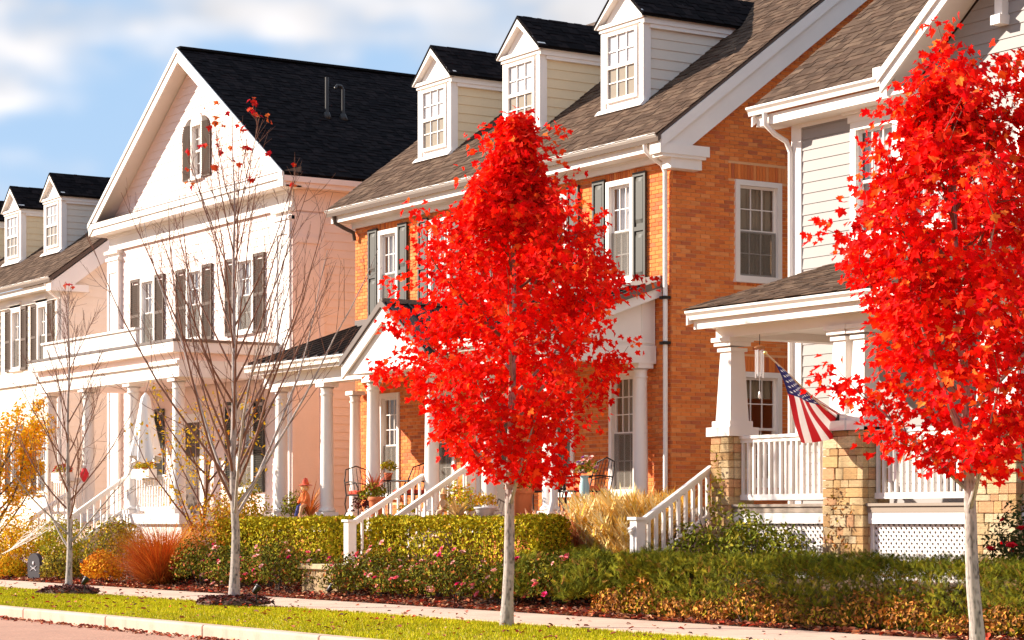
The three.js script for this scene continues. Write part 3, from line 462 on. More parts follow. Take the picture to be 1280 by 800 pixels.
    P(H, 'shutter', [prismZ(pts, -FB + 0.025, -FB + 0.055), ...sl_], MAT.shutterBrown);
  }
  P(H, 'fan_light', [prismZ([[-ac + 0.12 - 0.31, 10.53], [-ac + 0.12 + 0.31, 10.53], ...[1, 2, 3, 4, 5].map(k => [-ac + 0.12 + 0.31 * Math.cos(k * Math.PI / 6), 10.53 + 0.24 * Math.sin(k * Math.PI / 6)])], -FB + 0.02, -FB + 0.05)], MAT.white);
  // porch
  const pa0 = 44.65, pa1 = 52.8, y0 = 1.42;
  P(H, 'porch_base', [AB(pa0 + 0.1, pa1 - 0.1, 20.5, 22.7, 0.2, 1.2)], MAT.white);
  P(H, 'porch_floor', [AB(pa0, pa1, 20.4, 22.7, 1.2, y0)], MAT.white);
  P(H, 'porch_entablature', [AB(pa0, pa1, 20.4, 20.72, 4.33, 4.68), AB(pa0 - 0.10, pa1 + 0.1, 20.22, 20.74, 4.84, 5.06), AB(pa0 - 0.03, pa1 + 0.03, 20.33, 20.4, 4.60, 4.68), AB(pa0, pa0 + 0.3, 20.72, 22.7, 4.33, 4.68), AB(pa0 - 0.10, pa0 + 0.3, 20.74, 22.7, 4.84, 5.06)], MAT.white);
  P(H, 'porch_soffit', [AB(pa0 + 0.01, pa1 - 0.01, 20.41, 22.7, 4.68, 4.84), AB(pa0 + 0.3, pa1, 20.72, 22.7, 4.4, 4.44)], MAT.pink);
  P(H, 'porch_roof', [AB(pa0 - 0.12, pa1 + 0.12, 20.20, 22.7, 5.063, 5.12)], MAT.metalTrim);
  P(H, 'balustrade_band', [AB(pa0 + 2.6, pa1, 20.55, 20.62, 5.125, 5.5), AB(pa0 + 2.55, pa1 + 0.04, 20.5, 20.67, 5.5, 5.55)], MAT.white);
  for (const a of [52.45, 50.15, 47.55, 45.15]) column(H, a, 20.62, y0, 4.33, 0.15, MAT.white);
  railing(H, [52.3, 20.62, y0], [50.32, 20.62, y0], 0.85, 14, MAT.white); railing(H, [47.4, 20.62, y0], [45.3, 20.62, y0], 0.85, 15, MAT.white);
  railing(H, [49.95, 19.1, 0.45], [49.95, 20.5, 1.4], 0.85, 9, MAT.white); railing(H, [47.8, 19.1, 0.45], [47.8, 20.5, 1.4], 0.85, 9, MAT.white);
  for (let k = 0; k < 5; k++) P(H, 'step', [AB(47.85, 49.9, 20.38 - 0.29 * (k + 1), 20.38 - 0.29 * k, 0.1, 1.42 - 0.17 * (k + 1))], matConc);
  const d = P(H, 'door', [AB(48.5, 49.45, 22.70, 22.76, 1.42, 3.55)], MAT.shutterBrown); P(d, 'door_frame', [AB(48.3, 48.5, 22.68, 22.79, 1.42, 3.75), AB(49.45, 49.65, 22.68, 22.79, 1.42, 3.75), AB(48.5, 49.45, 22.68, 22.79, 3.55, 3.75)], MAT.white);
  return H;
}
pinkHouse();

// ---------------------------------------------------------------- far white house with small dormers
function farHouse() {
  const H = thing('cream_house', 'cream house with small dormers beyond the pink gabled house', 'house', -62.5, 0.5, -22.8);
  const AL = 69, AR = 57.2, FB = 22.8, win = [58.55, 60.5, 62.6, 64.6], up = win.map(a => [a - 0.37, a + 0.37, 5.42, 7.08]), lo = win.map(a => [a - 0.37, a + 0.37, 2.0, 3.75]), cut = [...up, ...lo];
  const w = P(H, 'wall', prismZ(rectPts(-AL, -AR, 0.2, 7.5), -FB, -FB - 0.2, cut.map(r => holePts([-r[1], -r[0], r[2], r[3]]))), MAT.peach);
  siding(w, frontM(AL, FB, 0), 0.5, 7.3, 0.18, () => [0, AL - AR], cut.map(r => [AL - r[1], AL - r[0], r[2], r[3]]), MAT.peach);
  const sw = P(H, 'wall', [prismX([[FB + 0.2, 0.2], [32.6, 0.2], [32.6, 7.5], [27.8, 11.3], [FB + 0.2, 7.6]], -AR - 0.2, -AR)], MAT.peach);
  siding(sw, sideM(AR, FB, 0), 0.5, 7.2, 0.18, () => [0, 8], [], MAT.peach);
  siding(sw, sideM(AR, FB, 0), 7.2, 10.6, 0.18, y => [(y - 7.25) / 0.75, 10 - (y - 7.25) / 0.75], [], MAT.peach);
  P(H, 'wall', [AB(AL - 0.2, AL, FB + 0.2, 32.6, 0.2, 7.5), AB(AR + 0.2, AL - 0.2, 32.4, 32.6, 0.2, 7.5)], MAT.peach);
  const roof = P(H, 'roof', prismX([[22.3, 7.62], [27.8, 11.745], [33.3, 7.62], [33.3, 7.5], [27.8, 11.62], [22.3, 7.5]], -AL - 0.3, -AR + 0.35), roofBrown);
  shingles(roof, V3(-AL - 0.3, 7.62, -22.28), V3(12.47, 0, 0), V3(0, 4.14, -5.52), () => [0, 12.47], tonesBrown, 15);
  P(H, 'fascia', [AB(AR - 0.33, AL + 0.3, 22.40, 22.44, 7.36, 7.5), AB(AR - 0.33, AL + 0.3, 22.44, 22.79, 7.36, 7.39)], MAT.white);
  P(H, 'frieze', [AB(AR, AL, 22.73, 22.785, 7.12, 7.36)], MAT.white);
  P(H, 'gutter', gutterGeo(AR - 0.33, AL + 0.3, 22.26, 7.64), MAT.white);
  P(H, 'rake_board', [prismX([[22.36, 7.5], [27.8, 11.6], [27.8, 11.1], [23.0, 7.46], [22.36, 7.46]], -AR + 0.02, -AR + 0.32)], MAT.white);
  P(H, 'cornice_return', [AB(AR - 0.32, AR - 0.02, 22.34, 23.4, 7.28, 7.46)], MAT.white);
  downspout(H, [V3(-AR - 0.1, 7.5, -22.36), V3(-AR - 0.1, 7.3, -22.45), V3(-AR - 0.06, 7.1, -22.7), V3(-AR - 0.06, 0.6, -22.73)], MAT.white);
  P(H, 'corner_board', [AB(AR - 0.03, AR + 0.2, 22.74, 22.79, 0.4, 7.12), AB(AR - 0.05, AR - 0.024, 22.74, 22.95, 0.4, 7.2)], MAT.white);
  P(H, 'belt_course', [AB(AR - 0.04, AL, 22.70, 22.785, 4.95, 5.25)], MAT.white);
  for (const a of win) for (const [y, h] of [[5.42, 1.66], [2.0, 1.75]]) { makeWindow(H, frontM(a, FB - 0.02, y), 0.74, h, { top: 2, bottom: 2, head: 0.16 }); for (const s of [-1, 1]) shutter(H, a + s * 0.60, FB - 0.02, y - 0.04, 0.40, h + 0.06, MAT.shutterBrown, false); }
  [59.75, 62.78, 65.85].forEach((a, i) => dormer(H, a, 23.55, 8.58, 10.1, 10.74, 1.24, i ? MAT.cream : MAT.paleGrey, tonesDark, 60 + i));
  return H;
}
farHouse();

// ---------------------------------------------------------------- grey clapboard house with stone porch piers
const stoneTex = tex(256, (u, v) => { const k = pf(u, v, 6, 81, 5), e = pf(u, v, 40, 85, 3); const t = 0.72 + 0.42 * (k - 0.5) + 0.3 * (e - 0.5); return [t, t * 0.97, t * 0.92]; }, [1.7, 1.7], true);
const stoneMats = [[0.74, 0.46, 0.20], [0.80, 0.56, 0.30], [0.62, 0.36, 0.15], [0.82, 0.62, 0.38], [0.74, 0.40, 0.20], [0.66, 0.46, 0.24]].map(c => M(lin(...c), 0.95, { map: stoneTex, bumpMap: stoneTex, bumpScale: 0.012 }));
const stoneGeos = []; { const r = rng(3); for (let k = 0; k < 5; k++) { const g = new RoundedBoxGeometry(1, 1, 1, 1, 0.07), p = g.attributes.position; for (let i = 0; i < p.count; i++) { const h = n => hash3(Math.round(p.getX(i) * 3 + 9), Math.round(p.getY(i) * 3 + 9), Math.round(p.getZ(i) * 3 + 9) * 7 + n + k * 31) - 0.5; p.setXYZ(i, p.getX(i) + 0.05 * h(1), p.getY(i) + 0.05 * h(2), p.getZ(i) + 0.05 * h(3)); } g.computeVertexNormals(); stoneGeos.push(mapUV(g)); } }
function stonePier(H, a0, a1, b0, b1, y0, y1, seed) { // ledgestone courses round a core, one mesh per stone
  const core = P(H, 'stone_pier', [AB(a0 + 0.03, a1 - 0.03, b0 + 0.03, b1 - 0.03, y0, y1)], MAT.mortar), r = rng(seed);
  for (let y = y0; y < y1 - 0.03;) {
    let h = 0.075 + 0.1 * r(); if (y + h > y1 - 0.05) h = y1 - y;
    const face = (L, put) => { let s = 0; while (s < L - 0.01) { let d = 0.13 + 0.24 * r(); if (s + d > L - 0.09) d = L - s; put(s + d / 2, d, 0.02 * r()); s += d; } };
    const stone = (x, z, w, dz) => { const m = S(core, 'stone', stoneGeos[Math.floor(r() * 5)], stoneMats[Math.floor(r() * 6)], x, y + h / 2, z); m.scale.set(w, h - 0.008, dz); };
    face(a1 - a0, (s, d, e) => stone(-(a1 - s), -b0 - 0.04 + e * 0.7, d - 0.008, 0.1));
    face(b1 - b0 - 0.06, (s, d, e) => { stone(-a0 - 0.04 + e * 0.7, -b0 - 0.07 - s, 0.1, d - 0.008); });
    face(b1 - b0 - 0.06, (s, d, e) => { stone(-a1 + 0.04 - e * 0.7, -b0 - 0.07 - s, 0.1, d - 0.008); });
    y += h;
  }
  return core;
}
function squareColumn(H, a, b, y0, y1, w0, w1) { // tapered box column on a stepped plinth
  const g = new THREE.CylinderGeometry(w1 * Math.SQRT1_2, w0 * Math.SQRT1_2, y1 - y0 - 0.36, 4, 1).toNonIndexed(); g.rotateY(Math.PI / 4).translate(-a, (y0 + 0.2 + y1 - 0.16) / 2, -b); g.computeVertexNormals();
  const q = (w, ya, yb) => AB(a - w / 2, a + w / 2, b - w / 2, b + w / 2, ya, yb);
  return P(H, 'column', [g, q(w0 + 0.2, y0, y0 + 0.13), q(w0 + 0.08, y0 + 0.13, y0 + 0.22), q(w1 + 0.07, y1 - 0.20, y1 - 0.15), q(w1 + 0.14, y1 - 0.12, y1 - 0.06), q(w1 + 0.2, y1 - 0.06, y1)], MAT.white);
}
function greyHouse() {
  const H = thing('grey_house', 'pale grey clapboard house with stone porch piers and white lattice', 'house', -22, 0.5, -22.8);
  const AL = 27.35, AR = 14.5, FB = 22.8, ga = 20.4, gs = 0.78, gFoot = 24.75, gy = 7.66 + gs * (gFoot - ga);
  const win = [[24.95, 2.1, 5.45, 7.2], [22.0, 1.2, 5.45, 7.42]], cut = win.map(([a, w, y0, y1]) => [a - w / 2, a + w / 2, y0, y1]), low = [[22.2, 1.0, 1.55, 3.65]];
  const w = P(H, 'wall', prismZ([[-AL, 0.2], [-AR, 0.2], [-AR, 7.6], [-16.1, 7.6], [-ga, gy - 0.25], [-gFoot, 7.45], [-AL, 7.45]], -FB, -FB - 0.2, cut.map(r => holePts([-r[1], -r[0], r[2], r[3]]))), MAT.grey);
  const rects = [...cut, [21.7, 22.7, 1.5, 3.65]].map(r => [AL - r[1], AL - r[0], r[2], r[3]]);
  siding(w, frontM(AL, FB, 0), 1.5, 7.42, 0.165, () => [0.0, AL - AR], rects, MAT.grey);
  siding(w, frontM(AL, FB, 0), 7.42, 10.6, 0.165, y => [AL - ga - (gy - 0.22 - y) / gs, AL - ga + (gy - 0.22 - y) / gs], rects, MAT.grey);
  P(H, 'wall', [AB(AL - 0.2, AL, FB + 0.2, 33, 0.2, 7.5), AB(AR, AL, 32.8, 33, 0.2, 7.5), AB(AR, AR + 0.2, FB + 0.2, 32.8, 0.2, 7.5)], MAT.grey);
  P(H, 'corner_board', [AB(AL - 0.2, AL + 0.03, FB - 0.035, FB - 0.004, 0.4, 7.4), AB(AL + 0.004, AL + 0.03, FB - 0.004, FB + 0.2, 0.4, 7.4)], MAT.white);
  // main roof and the cross gable
  const run = gFoot - ga, sl = Math.hypot(1, 0.78), up = V3(0, 0.78, -1).normalize(), nrm = V3(0, 1, 0.78).normalize(), w0 = AL + 0.42 - gFoot;
  const rs = new THREE.ExtrudeGeometry(shapeOf([[0, 0], [w0, 0], [w0 + run, run * sl], [w0 + run, 5.7 * sl], [0, 5.7 * sl]]), { depth: 0.1, bevelEnabled: false }).applyMatrix4(new THREE.Matrix4().makeBasis(V3(1, 0, 0), up, nrm).setPosition(-AL - 0.42, 7.54, -22.36));
  const roof = P(H, 'roof', [rs, prismX([[28, 12.0], [33.7, 7.56], [33.7, 7.46], [28, 11.9]], -AL - 0.42, -AR)], roofBrown);
  shingles(roof, V3(-AL - 0.44, 7.62, -22.28), V3(13.2, 0, 0), V3(0, 4.46, -5.72), t => [0, Math.min(w0 + t / sl, w0 + run) + 0.02], tonesBrown, 25);
  P(roof, 'edge_trim', [prismX([[22.3, 7.5], [28, 11.95], [28, 11.8], [22.3, 7.36]], -AL - 0.43, -AL - 0.40)], MAT.white);
  P(H, 'fascia', [AB(gFoot, AL + 0.40, 22.38, 22.42, 7.36, 7.52), AB(gFoot, AL + 0.4, 22.42, 22.79, 7.36, 7.39)], MAT.white);
  P(H, 'frieze', [AB(gFoot - 0.5, AL, 22.76, 22.785, 7.30, 7.36)], MAT.white);
  P(H, 'gutter', gutterGeo(gFoot - 0.15, AL + 0.5, 22.24, 7.66), MAT.white);
  downspout(H, [V3(-AL - 0.12, 7.54, -22.31), V3(-AL - 0.12, 7.36, -22.33), V3(-AL - 0.10, 7.22, -22.5), V3(-AL - 0.05, 7.12, -22.68), V3(-AL - 0.02, 6.95, -22.74), V3(-AL - 0.02, 0.8, -22.74)], MAT.white);
  const gslab = q => prismZ([[-ga, gy], [-ga, gy - 0.1], [-ga + q * (gFoot - ga), 7.56], [-ga + q * (gFoot - ga), 7.66]], -22.25, -29);
  const gr = P(H, 'gable_roof', [gslab(1), gslab(-1)], roofBrown);
  shingles(gr, V3(-gFoot, 7.66, -29), V3(0, 0, 6.76), V3(gFoot - ga, gy - 7.66, 0), () => [0, 6.76], tonesBrown, 27);
  for (const q of [-1, 1]) {
    P(H, 'rake_board', [prismZ([[-ga, gy - 0.02], [-ga + q * (gFoot - ga), 7.64], [-ga + q * (gFoot - ga), 7.40], [-ga, gy - 0.26]], -22.21, -22.26), prismZ([[-ga, gy + 0.02], [-ga + q * (gFoot - ga + 0.03), 7.68], [-ga + q * (gFoot - ga + 0.03), 7.55], [-ga, gy - 0.1]], -22.17, -22.21)], MAT.white);
    P(H, 'soffit', [prismZ([[-ga, gy - 0.105], [-ga + q * (gFoot - ga), 7.555], [-ga + q * (gFoot - ga), 7.50], [-ga, gy - 0.16]], -22.26, -22.79)], MAT.white);
  }
  P(H, 'gable_gutter_end', [AB(gFoot - 0.02, gFoot + 0.14, 22.2, 22.36, 7.62, 7.78)], MAT.white);
  P(H, 'eave_return', [AB(gFoot - 0.42, gFoot - 0.02, 22.3, 22.78, 7.36, 7.45)], MAT.white);
  for (const a of [22.85, 20.4]) { const t = gy - gs * Math.abs(a - ga) - 0.2; P(H, 'bracket', [AB(a - 0.07, a + 0.07, 22.66, 22.79, t - 0.75, t), prismX([[22.66, t - 0.5], [22.3, t - 0.12], [22.3, t], [22.66, t]], -a - 0.06, -a + 0.06), AB(a - 0.09, a + 0.09, 22.6, 22.79, t - 0.85, t - 0.72)], MAT.white); }
  makeWindow(H, frontM(24.95 + 0.53, FB - 0.02, 5.45), 1.04, 1.75, { top: 2, bottom: 2, head: 0.2, casing: 0.12, screen: false }); makeWindow(H, frontM(24.95 - 0.53, FB - 0.02, 5.45), 1.04, 1.75, { top: 2, bottom: 2, head: 0.2, casing: 0.12, screen: false });
  makeWindow(H, frontM(22.0, FB - 0.02, 5.45), 1.2, 1.97, { top: 2, bottom: 2, casing: 0.12, screen: false });
  const d = P(H, 'door', [AB(21.75, 22.65, 22.74, 22.79, 1.52, 3.6)], MAT.shutterBrown); P(d, 'door_frame', [AB(21.6, 21.75, 22.70, 22.79, 1.52, 3.75), AB(22.65, 22.8, 22.70, 22.79, 1.52, 3.75), AB(21.75, 22.65, 22.70, 22.79, 3.6, 3.75)], MAT.white);
  // porch
  const y0 = 1.51, PB = 20.4;
  P(H, 'porch_floor', [AB(14.5, 26.28, PB + 0.06, 22.78, 1.40, y0 - 0.03)], MAT.deck);
  P(H, 'floor_edge', [AB(23.86, 25.9, PB + 0.03, PB + 0.1, y0 - 0.028, y0 + 0.01), AB(21.06, 23.04, PB + 0.03, PB + 0.1, y0 - 0.028, y0 + 0.01)], MAT.deck);
  P(H, 'porch_fascia', [AB(23.86, 25.9, PB + 0.07, PB + 0.12, 1.25, y0 - 0.03), AB(21.06, 23.04, PB + 0.07, PB + 0.12, 1.25, y0 - 0.03), AB(14.5, 20.24, PB + 0.07, PB + 0.12, 1.25, y0 - 0.03)], MAT.white);
  stonePier(H, 25.9, 26.33, PB, PB + 0.43, 0.3, 2.50, 5); stonePier(H, 23.04, 23.86, PB, PB + 0.43, 0.3, 2.50, 6); stonePier(H, 20.24, 21.06, PB, PB + 0.43, 0.3, 2.50, 7);
  squareColumn(H, 26.115, PB + 0.215, 2.50, 3.92, 0.34, 0.24); squareColumn(H, 23.64, PB + 0.215, 2.50, 3.92, 0.34, 0.24); squareColumn(H, 23.26, PB + 0.215, 2.50, 3.92, 0.3, 0.22); squareColumn(H, 20.84, PB + 0.215, 2.50, 3.92, 0.34, 0.24); squareColumn(H, 20.46, PB + 0.215, 2.50, 3.92, 0.3, 0.22);
  P(H, 'pier_cap', [AB(23.01, 23.89, PB - 0.03, PB + 0.46, 2.5, 2.54)], MAT.white); P(H, 'pier_cap', [AB(20.21, 21.09, PB - 0.03, PB + 0.46, 2.5, 2.54)], MAT.white);
  P(H, 'porch_beam', [AB(14.5, 26.30, PB + 0.06, PB + 0.36, 3.92, 4.10), AB(26.0, 26.30, PB + 0.36, 22.78, 3.92, 4.10)], MAT.white);
  P(H, 'porch_ceiling', [AB(14.5, 26.0, PB + 0.36, 22.78, 4.03, 4.07)], MAT.white);
  P(H, 'porch_fascia', [AB(14.5, 26.38, 20.12, 20.17, 4.04, 4.22), AB(14.5, 26.36, 20.17, PB + 0.06, 4.06, 4.09), AB(26.30, 26.36, PB + 0.06, 22.78, 4.06, 4.09)], MAT.white);
  const pr = P(H, 'porch_roof', prismX([[20.02, 4.24], [22.79, 5.06], [22.79, 5.14], [20.02, 4.32]], -26.44, -14.5), roofBrown);
  shingles(pr, V3(-26.46, 4.32, -20.0), V3(12.0, 0, 0), V3(0, 0.826, -2.79), () => [0, 12.0], tonesBrown, 33, 0.13);
  P(pr, 'edge_trim', [prismX([[20.02, 4.1], [22.79, 4.92], [22.79, 5.055], [20.02, 4.235]], -26.43, -26.40)], MAT.white);
  P(H, 'porch_gutter', gutterGeo(14.5, 26.42, 19.98, 4.30), MAT.white);
  railing(H, [25.9, PB + 0.2, y0], [23.86, PB + 0.2, y0], 0.99, 17, MAT.white, { bw: 0.042 }); railing(H, [23.04, PB + 0.2, y0], [21.06, PB + 0.2, y0], 0.99, 17, MAT.white, { bw: 0.042 });
  railing(H, [26.15, 22.7, y0], [26.15, 20.85, y0], 0.99, 9, MAT.white);
  // lattice skirts
  for (const [a0, a1] of [[23.9, 25.87], [21.1, 23.0], [15, 20.2]]) {
    const g = [], yA = 0.45, yB = 1.25, n = Math.ceil((a1 - a0 + 0.8) / 0.098);
    for (const s of [-1, 1]) for (let k = 0; k < n; k++) { // slats at 45 degrees clipped to the panel
      const c = (s > 0 ? a0 - 0.8 : a0) + k * 0.098; let ta = Math.max(0, s > 0 ? a0 - c : c - a1), tb = Math.min(0.8, s > 0 ? a1 - c : c - a0); if (tb - ta < 0.03) continue;
      const L = (tb - ta) * Math.SQRT2, t = (ta + tb) / 2; g.push(new THREE.BoxGeometry(L, 0.036, 0.008).rotateZ(-s * Math.PI / 4).translate(-(c + s * t), yA + t, -PB - 0.14 + (s > 0 ? 0.004 : -0.005)));
    }
    P(H, 'lattice', g, MAT.white); P(H, 'lattice_frame', [AB(a0 - 0.03, a0 + 0.03, PB + 0.1, PB + 0.128, 0.4, 1.25), AB(a1 - 0.03, a1 + 0.03, PB + 0.1, PB + 0.128, 0.4, 1.25)], MAT.white);
  }
  P(H, 'foundation_wall', [AB(14.6, 26.2, PB + 0.8, PB + 0.9, 0.3, 1.39)], matConc);
  // side steps with rail
  for (let k = 0; k < 6; k++) P(H, 'step', [AB(26.5, 27.5, 20.9 - 0.28 * (k + 1), 20.9 - 0.28 * k, 0.1, y0 - 0.165 * (k + 1))], matConc);
  P(H, 'porch_floor', [AB(26.3, 27.5, 20.9, 22.78, 1.2, y0 - 0.02)], MAT.deck);
  P(H, 'newel_post', [AB(26.32, 26.48, 19.06, 19.22, 0.25, 1.30), AB(26.29, 26.51, 19.03, 19.25, 1.30, 1.34)], MAT.white);
  railing(H, [26.4, 19.0, 0.36], [26.4, 20.45, 1.27], 0.82, 11, MAT.white, { bw: 0.045 });
  return H;
}
greyHouse();

// ---------------------------------------------------------------- plants
const physLeaf = (o = {}) => new THREE.MeshPhysicalMaterial({ color: lin(1, 1, 1), roughness: 0.85, specularIntensity: 0.12, transmission: 0.0, thickness: 0, side: THREE.DoubleSide, ...o });
const leafMat = physLeaf(), thinLeaf = physLeaf({ transmission: 0.35, roughness: 0.9 });
function fan(pts, fold = 0.25) { // leaf blade from an outline in xy, folded along its midrib, base at the origin
  const pos = [], z = p => Math.abs(p[0]) * fold, c = [0, 0.45];
  for (let i = 0; i < pts.length; i++) { const a = pts[i], b = pts[(i + 1) % pts.length]; pos.push(c[0], c[1], 0, a[0], a[1], z(a), b[0], b[1], z(b)); }
  const g = new THREE.BufferGeometry(); g.setAttribute('position', new THREE.Float32BufferAttribute(pos, 3)); g.computeVertexNormals(); return g;
}
const half = [[0, 0.0], [0.12, 0.10], [0.36, 0.02], [0.30, 0.24], [0.60, 0.40], [0.48, 0.50], [0.52, 0.66], [0.26, 0.58], [0.18, 0.80], [0.0, 1.0]];
const mapleLeaf = fan([...half, ...half.slice(1, -1).reverse().map(p => [-p[0], p[1]])], 0.35);
const ovalLeaf = fan([[0, 0], [0.2, 0.25], [0.24, 0.55], [0, 1], [-0.24, 0.55], [-0.2, 0.25]], 0.4);
const litterLeaf = fan([[0, 0], [0.35, 0.2], [0.3, 0.7], [0, 1], [-0.4, 0.65], [-0.3, 0.2]], 0.6);
function blade(n, w, bend) { // curved grass blade, height 1
  const pos = [], at = t => [w * (1 - t), t - 0.25 * bend * t * t, bend * t * t];
  for (let i = 0; i < n; i++) { const a = at(i / n), b = at((i + 1) / n); const q = [[-a[0], a[1], a[2]], [a[0], a[1], a[2]], [b[0], b[1], b[2]], [-b[0], b[1], b[2]]]; for (const k of (i === n - 1 ? [0, 1, 2] : [0, 1, 2, 0, 2, 3])) pos.push(...q[k]); }
  const g = new THREE.BufferGeometry(); g.setAttribute('position', new THREE.Float32BufferAttribute(pos, 3)); g.computeVertexNormals(); return g;
}
const lawnBlade = flat([blade(1, 0.09, 0.3), blade(1, 0.09, 0.5).rotateY(2.1), blade(1, 0.09, 0.2).rotateY(4.2)]);
const tallBlade = blade(5, 0.007, 0.45), plumeBlade = flat([blade(4, 0.005, 0.35), ...[0, 1, 2, 3, 4, 5].map(k => blade(1, 0.015, 0.3).scale(1, 0.2, 0.2).rotateX(0.35).rotateY(k * 1.05).translate(0, 0.62 + 0.045 * k, 0.35 * Math.pow(0.62 + 0.045 * k, 2)))]);
const spray = (() => { const g = [blade(2, 0.03, 0.25)]; for (let k = 0; k < 6; k++) { const t = 0.18 + 0.13 * k; for (const s of [-1, 1]) g.push(blade(1, 0.024, 0.1).scale(1, 0.46 - 0.04 * k, 0.46).rotateZ(-s * 0.75).rotateY(0.3 * s).translate(0, t - 0.06 * t * t, 0.25 * t * t)); } return flat(g); })();
const qUp = V3(0, 1, 0), qF = V3(0, 0, 1);
function orient(n, spin, up) { // leaf lies facing n, its tip pointing as far as can be along `up`
  const z = n.clone().normalize(), y = up.clone().addScaledVector(z, -up.dot(z)); if (y.lengthSq() < 1e-5) y.set(1, 0, 0); y.normalize().applyAxisAngle(z, spin); const x = y.clone().cross(z);
  return new THREE.Matrix4().makeBasis(x, y, z);
}
const rv = r => V3(r() * 2 - 1, r() * 2 - 1, r() * 2 - 1);
function leafAt(p, n, s, spin, up) { return orient(n, spin, up).scale(V3(s, s, s)).setPosition(p); }
const pick = (r, cols) => { let t = r() * cols.reduce((s, c) => s + c[1], 0); for (const c of cols) { t -= c[1]; if (t <= 0) return c[0].clone().multiplyScalar(0.75 + 0.5 * r()); } return cols[0][0].clone(); };
const barkTex = tex(256, (u, v) => { const k = pf(u, v * 0.6, 6, 91, 5), e = Math.max(0, pn(u, v * 1.0, 20, 95) - 0.62), s = Math.max(0, pf(u, v, 24, 97, 2) - 0.58); const t = 0.44 + 0.3 * (k - 0.5) - 0.75 * e - 0.7 * s; return [t * 1.05, t * 0.86, t * 0.76]; }, [2, 0.9], true);
const barkPale = M(lin(1, 1, 1), 0.9, { map: barkTex, bumpMap: barkTex, bumpScale: 0.006 }), barkTwig = M(lin(0.20, 0.085, 0.05), 0.85), barkDark = M(lin(0.10, 0.06, 0.045), 0.9);
// a wandering shoot: starts at p towards d, bends upward by `lift`, returns points
function shoot(r, p, d, len, n, lift, wob) { const pts = [p.clone()], dir = d.clone().normalize(); let q = p.clone(); for (let i = 0; i < n; i++) { dir.addScaledVector(qUp, lift / n).addScaledVector(rv(r), wob).normalize(); q = q.clone().addScaledVector(dir, len / n); pts.push(q); } return pts; }
const taper = (pts, r0, r1) => pts.map((_, i) => lerp(r0, r1, Math.pow(i / (pts.length - 1), 0.85)));
const along = (pts, t) => { const f = t * (pts.length - 1), i = Math.min(Math.floor(f), pts.length - 2); return pts[i].clone().lerp(pts[i + 1], f - i); };
const dirAt = (pts, t) => { const i = Math.min(Math.floor(t * (pts.length - 1)), pts.length - 2); return pts[i + 1].clone().sub(pts[i]).normalize(); };
const REDS = [[lin(0.90, 0.010, 0.003), 6], [lin(0.92, 0.026, 0.005), 5], [lin(0.78, 0.005, 0.005), 2.5], [lin(0.93, 0.08, 0.010), 1.2], [lin(0.93, 0.17, 0.02), 0.3]];
const REDS2 = [[lin(0.88, 0.010, 0.005), 6], [lin(0.68, 0.004, 0.007), 3.5], [lin(0.92, 0.035, 0.007), 3.5], [lin(0.93, 0.12, 0.012), 1.1], [lin(0.93, 0.22, 0.03), 0.35]];

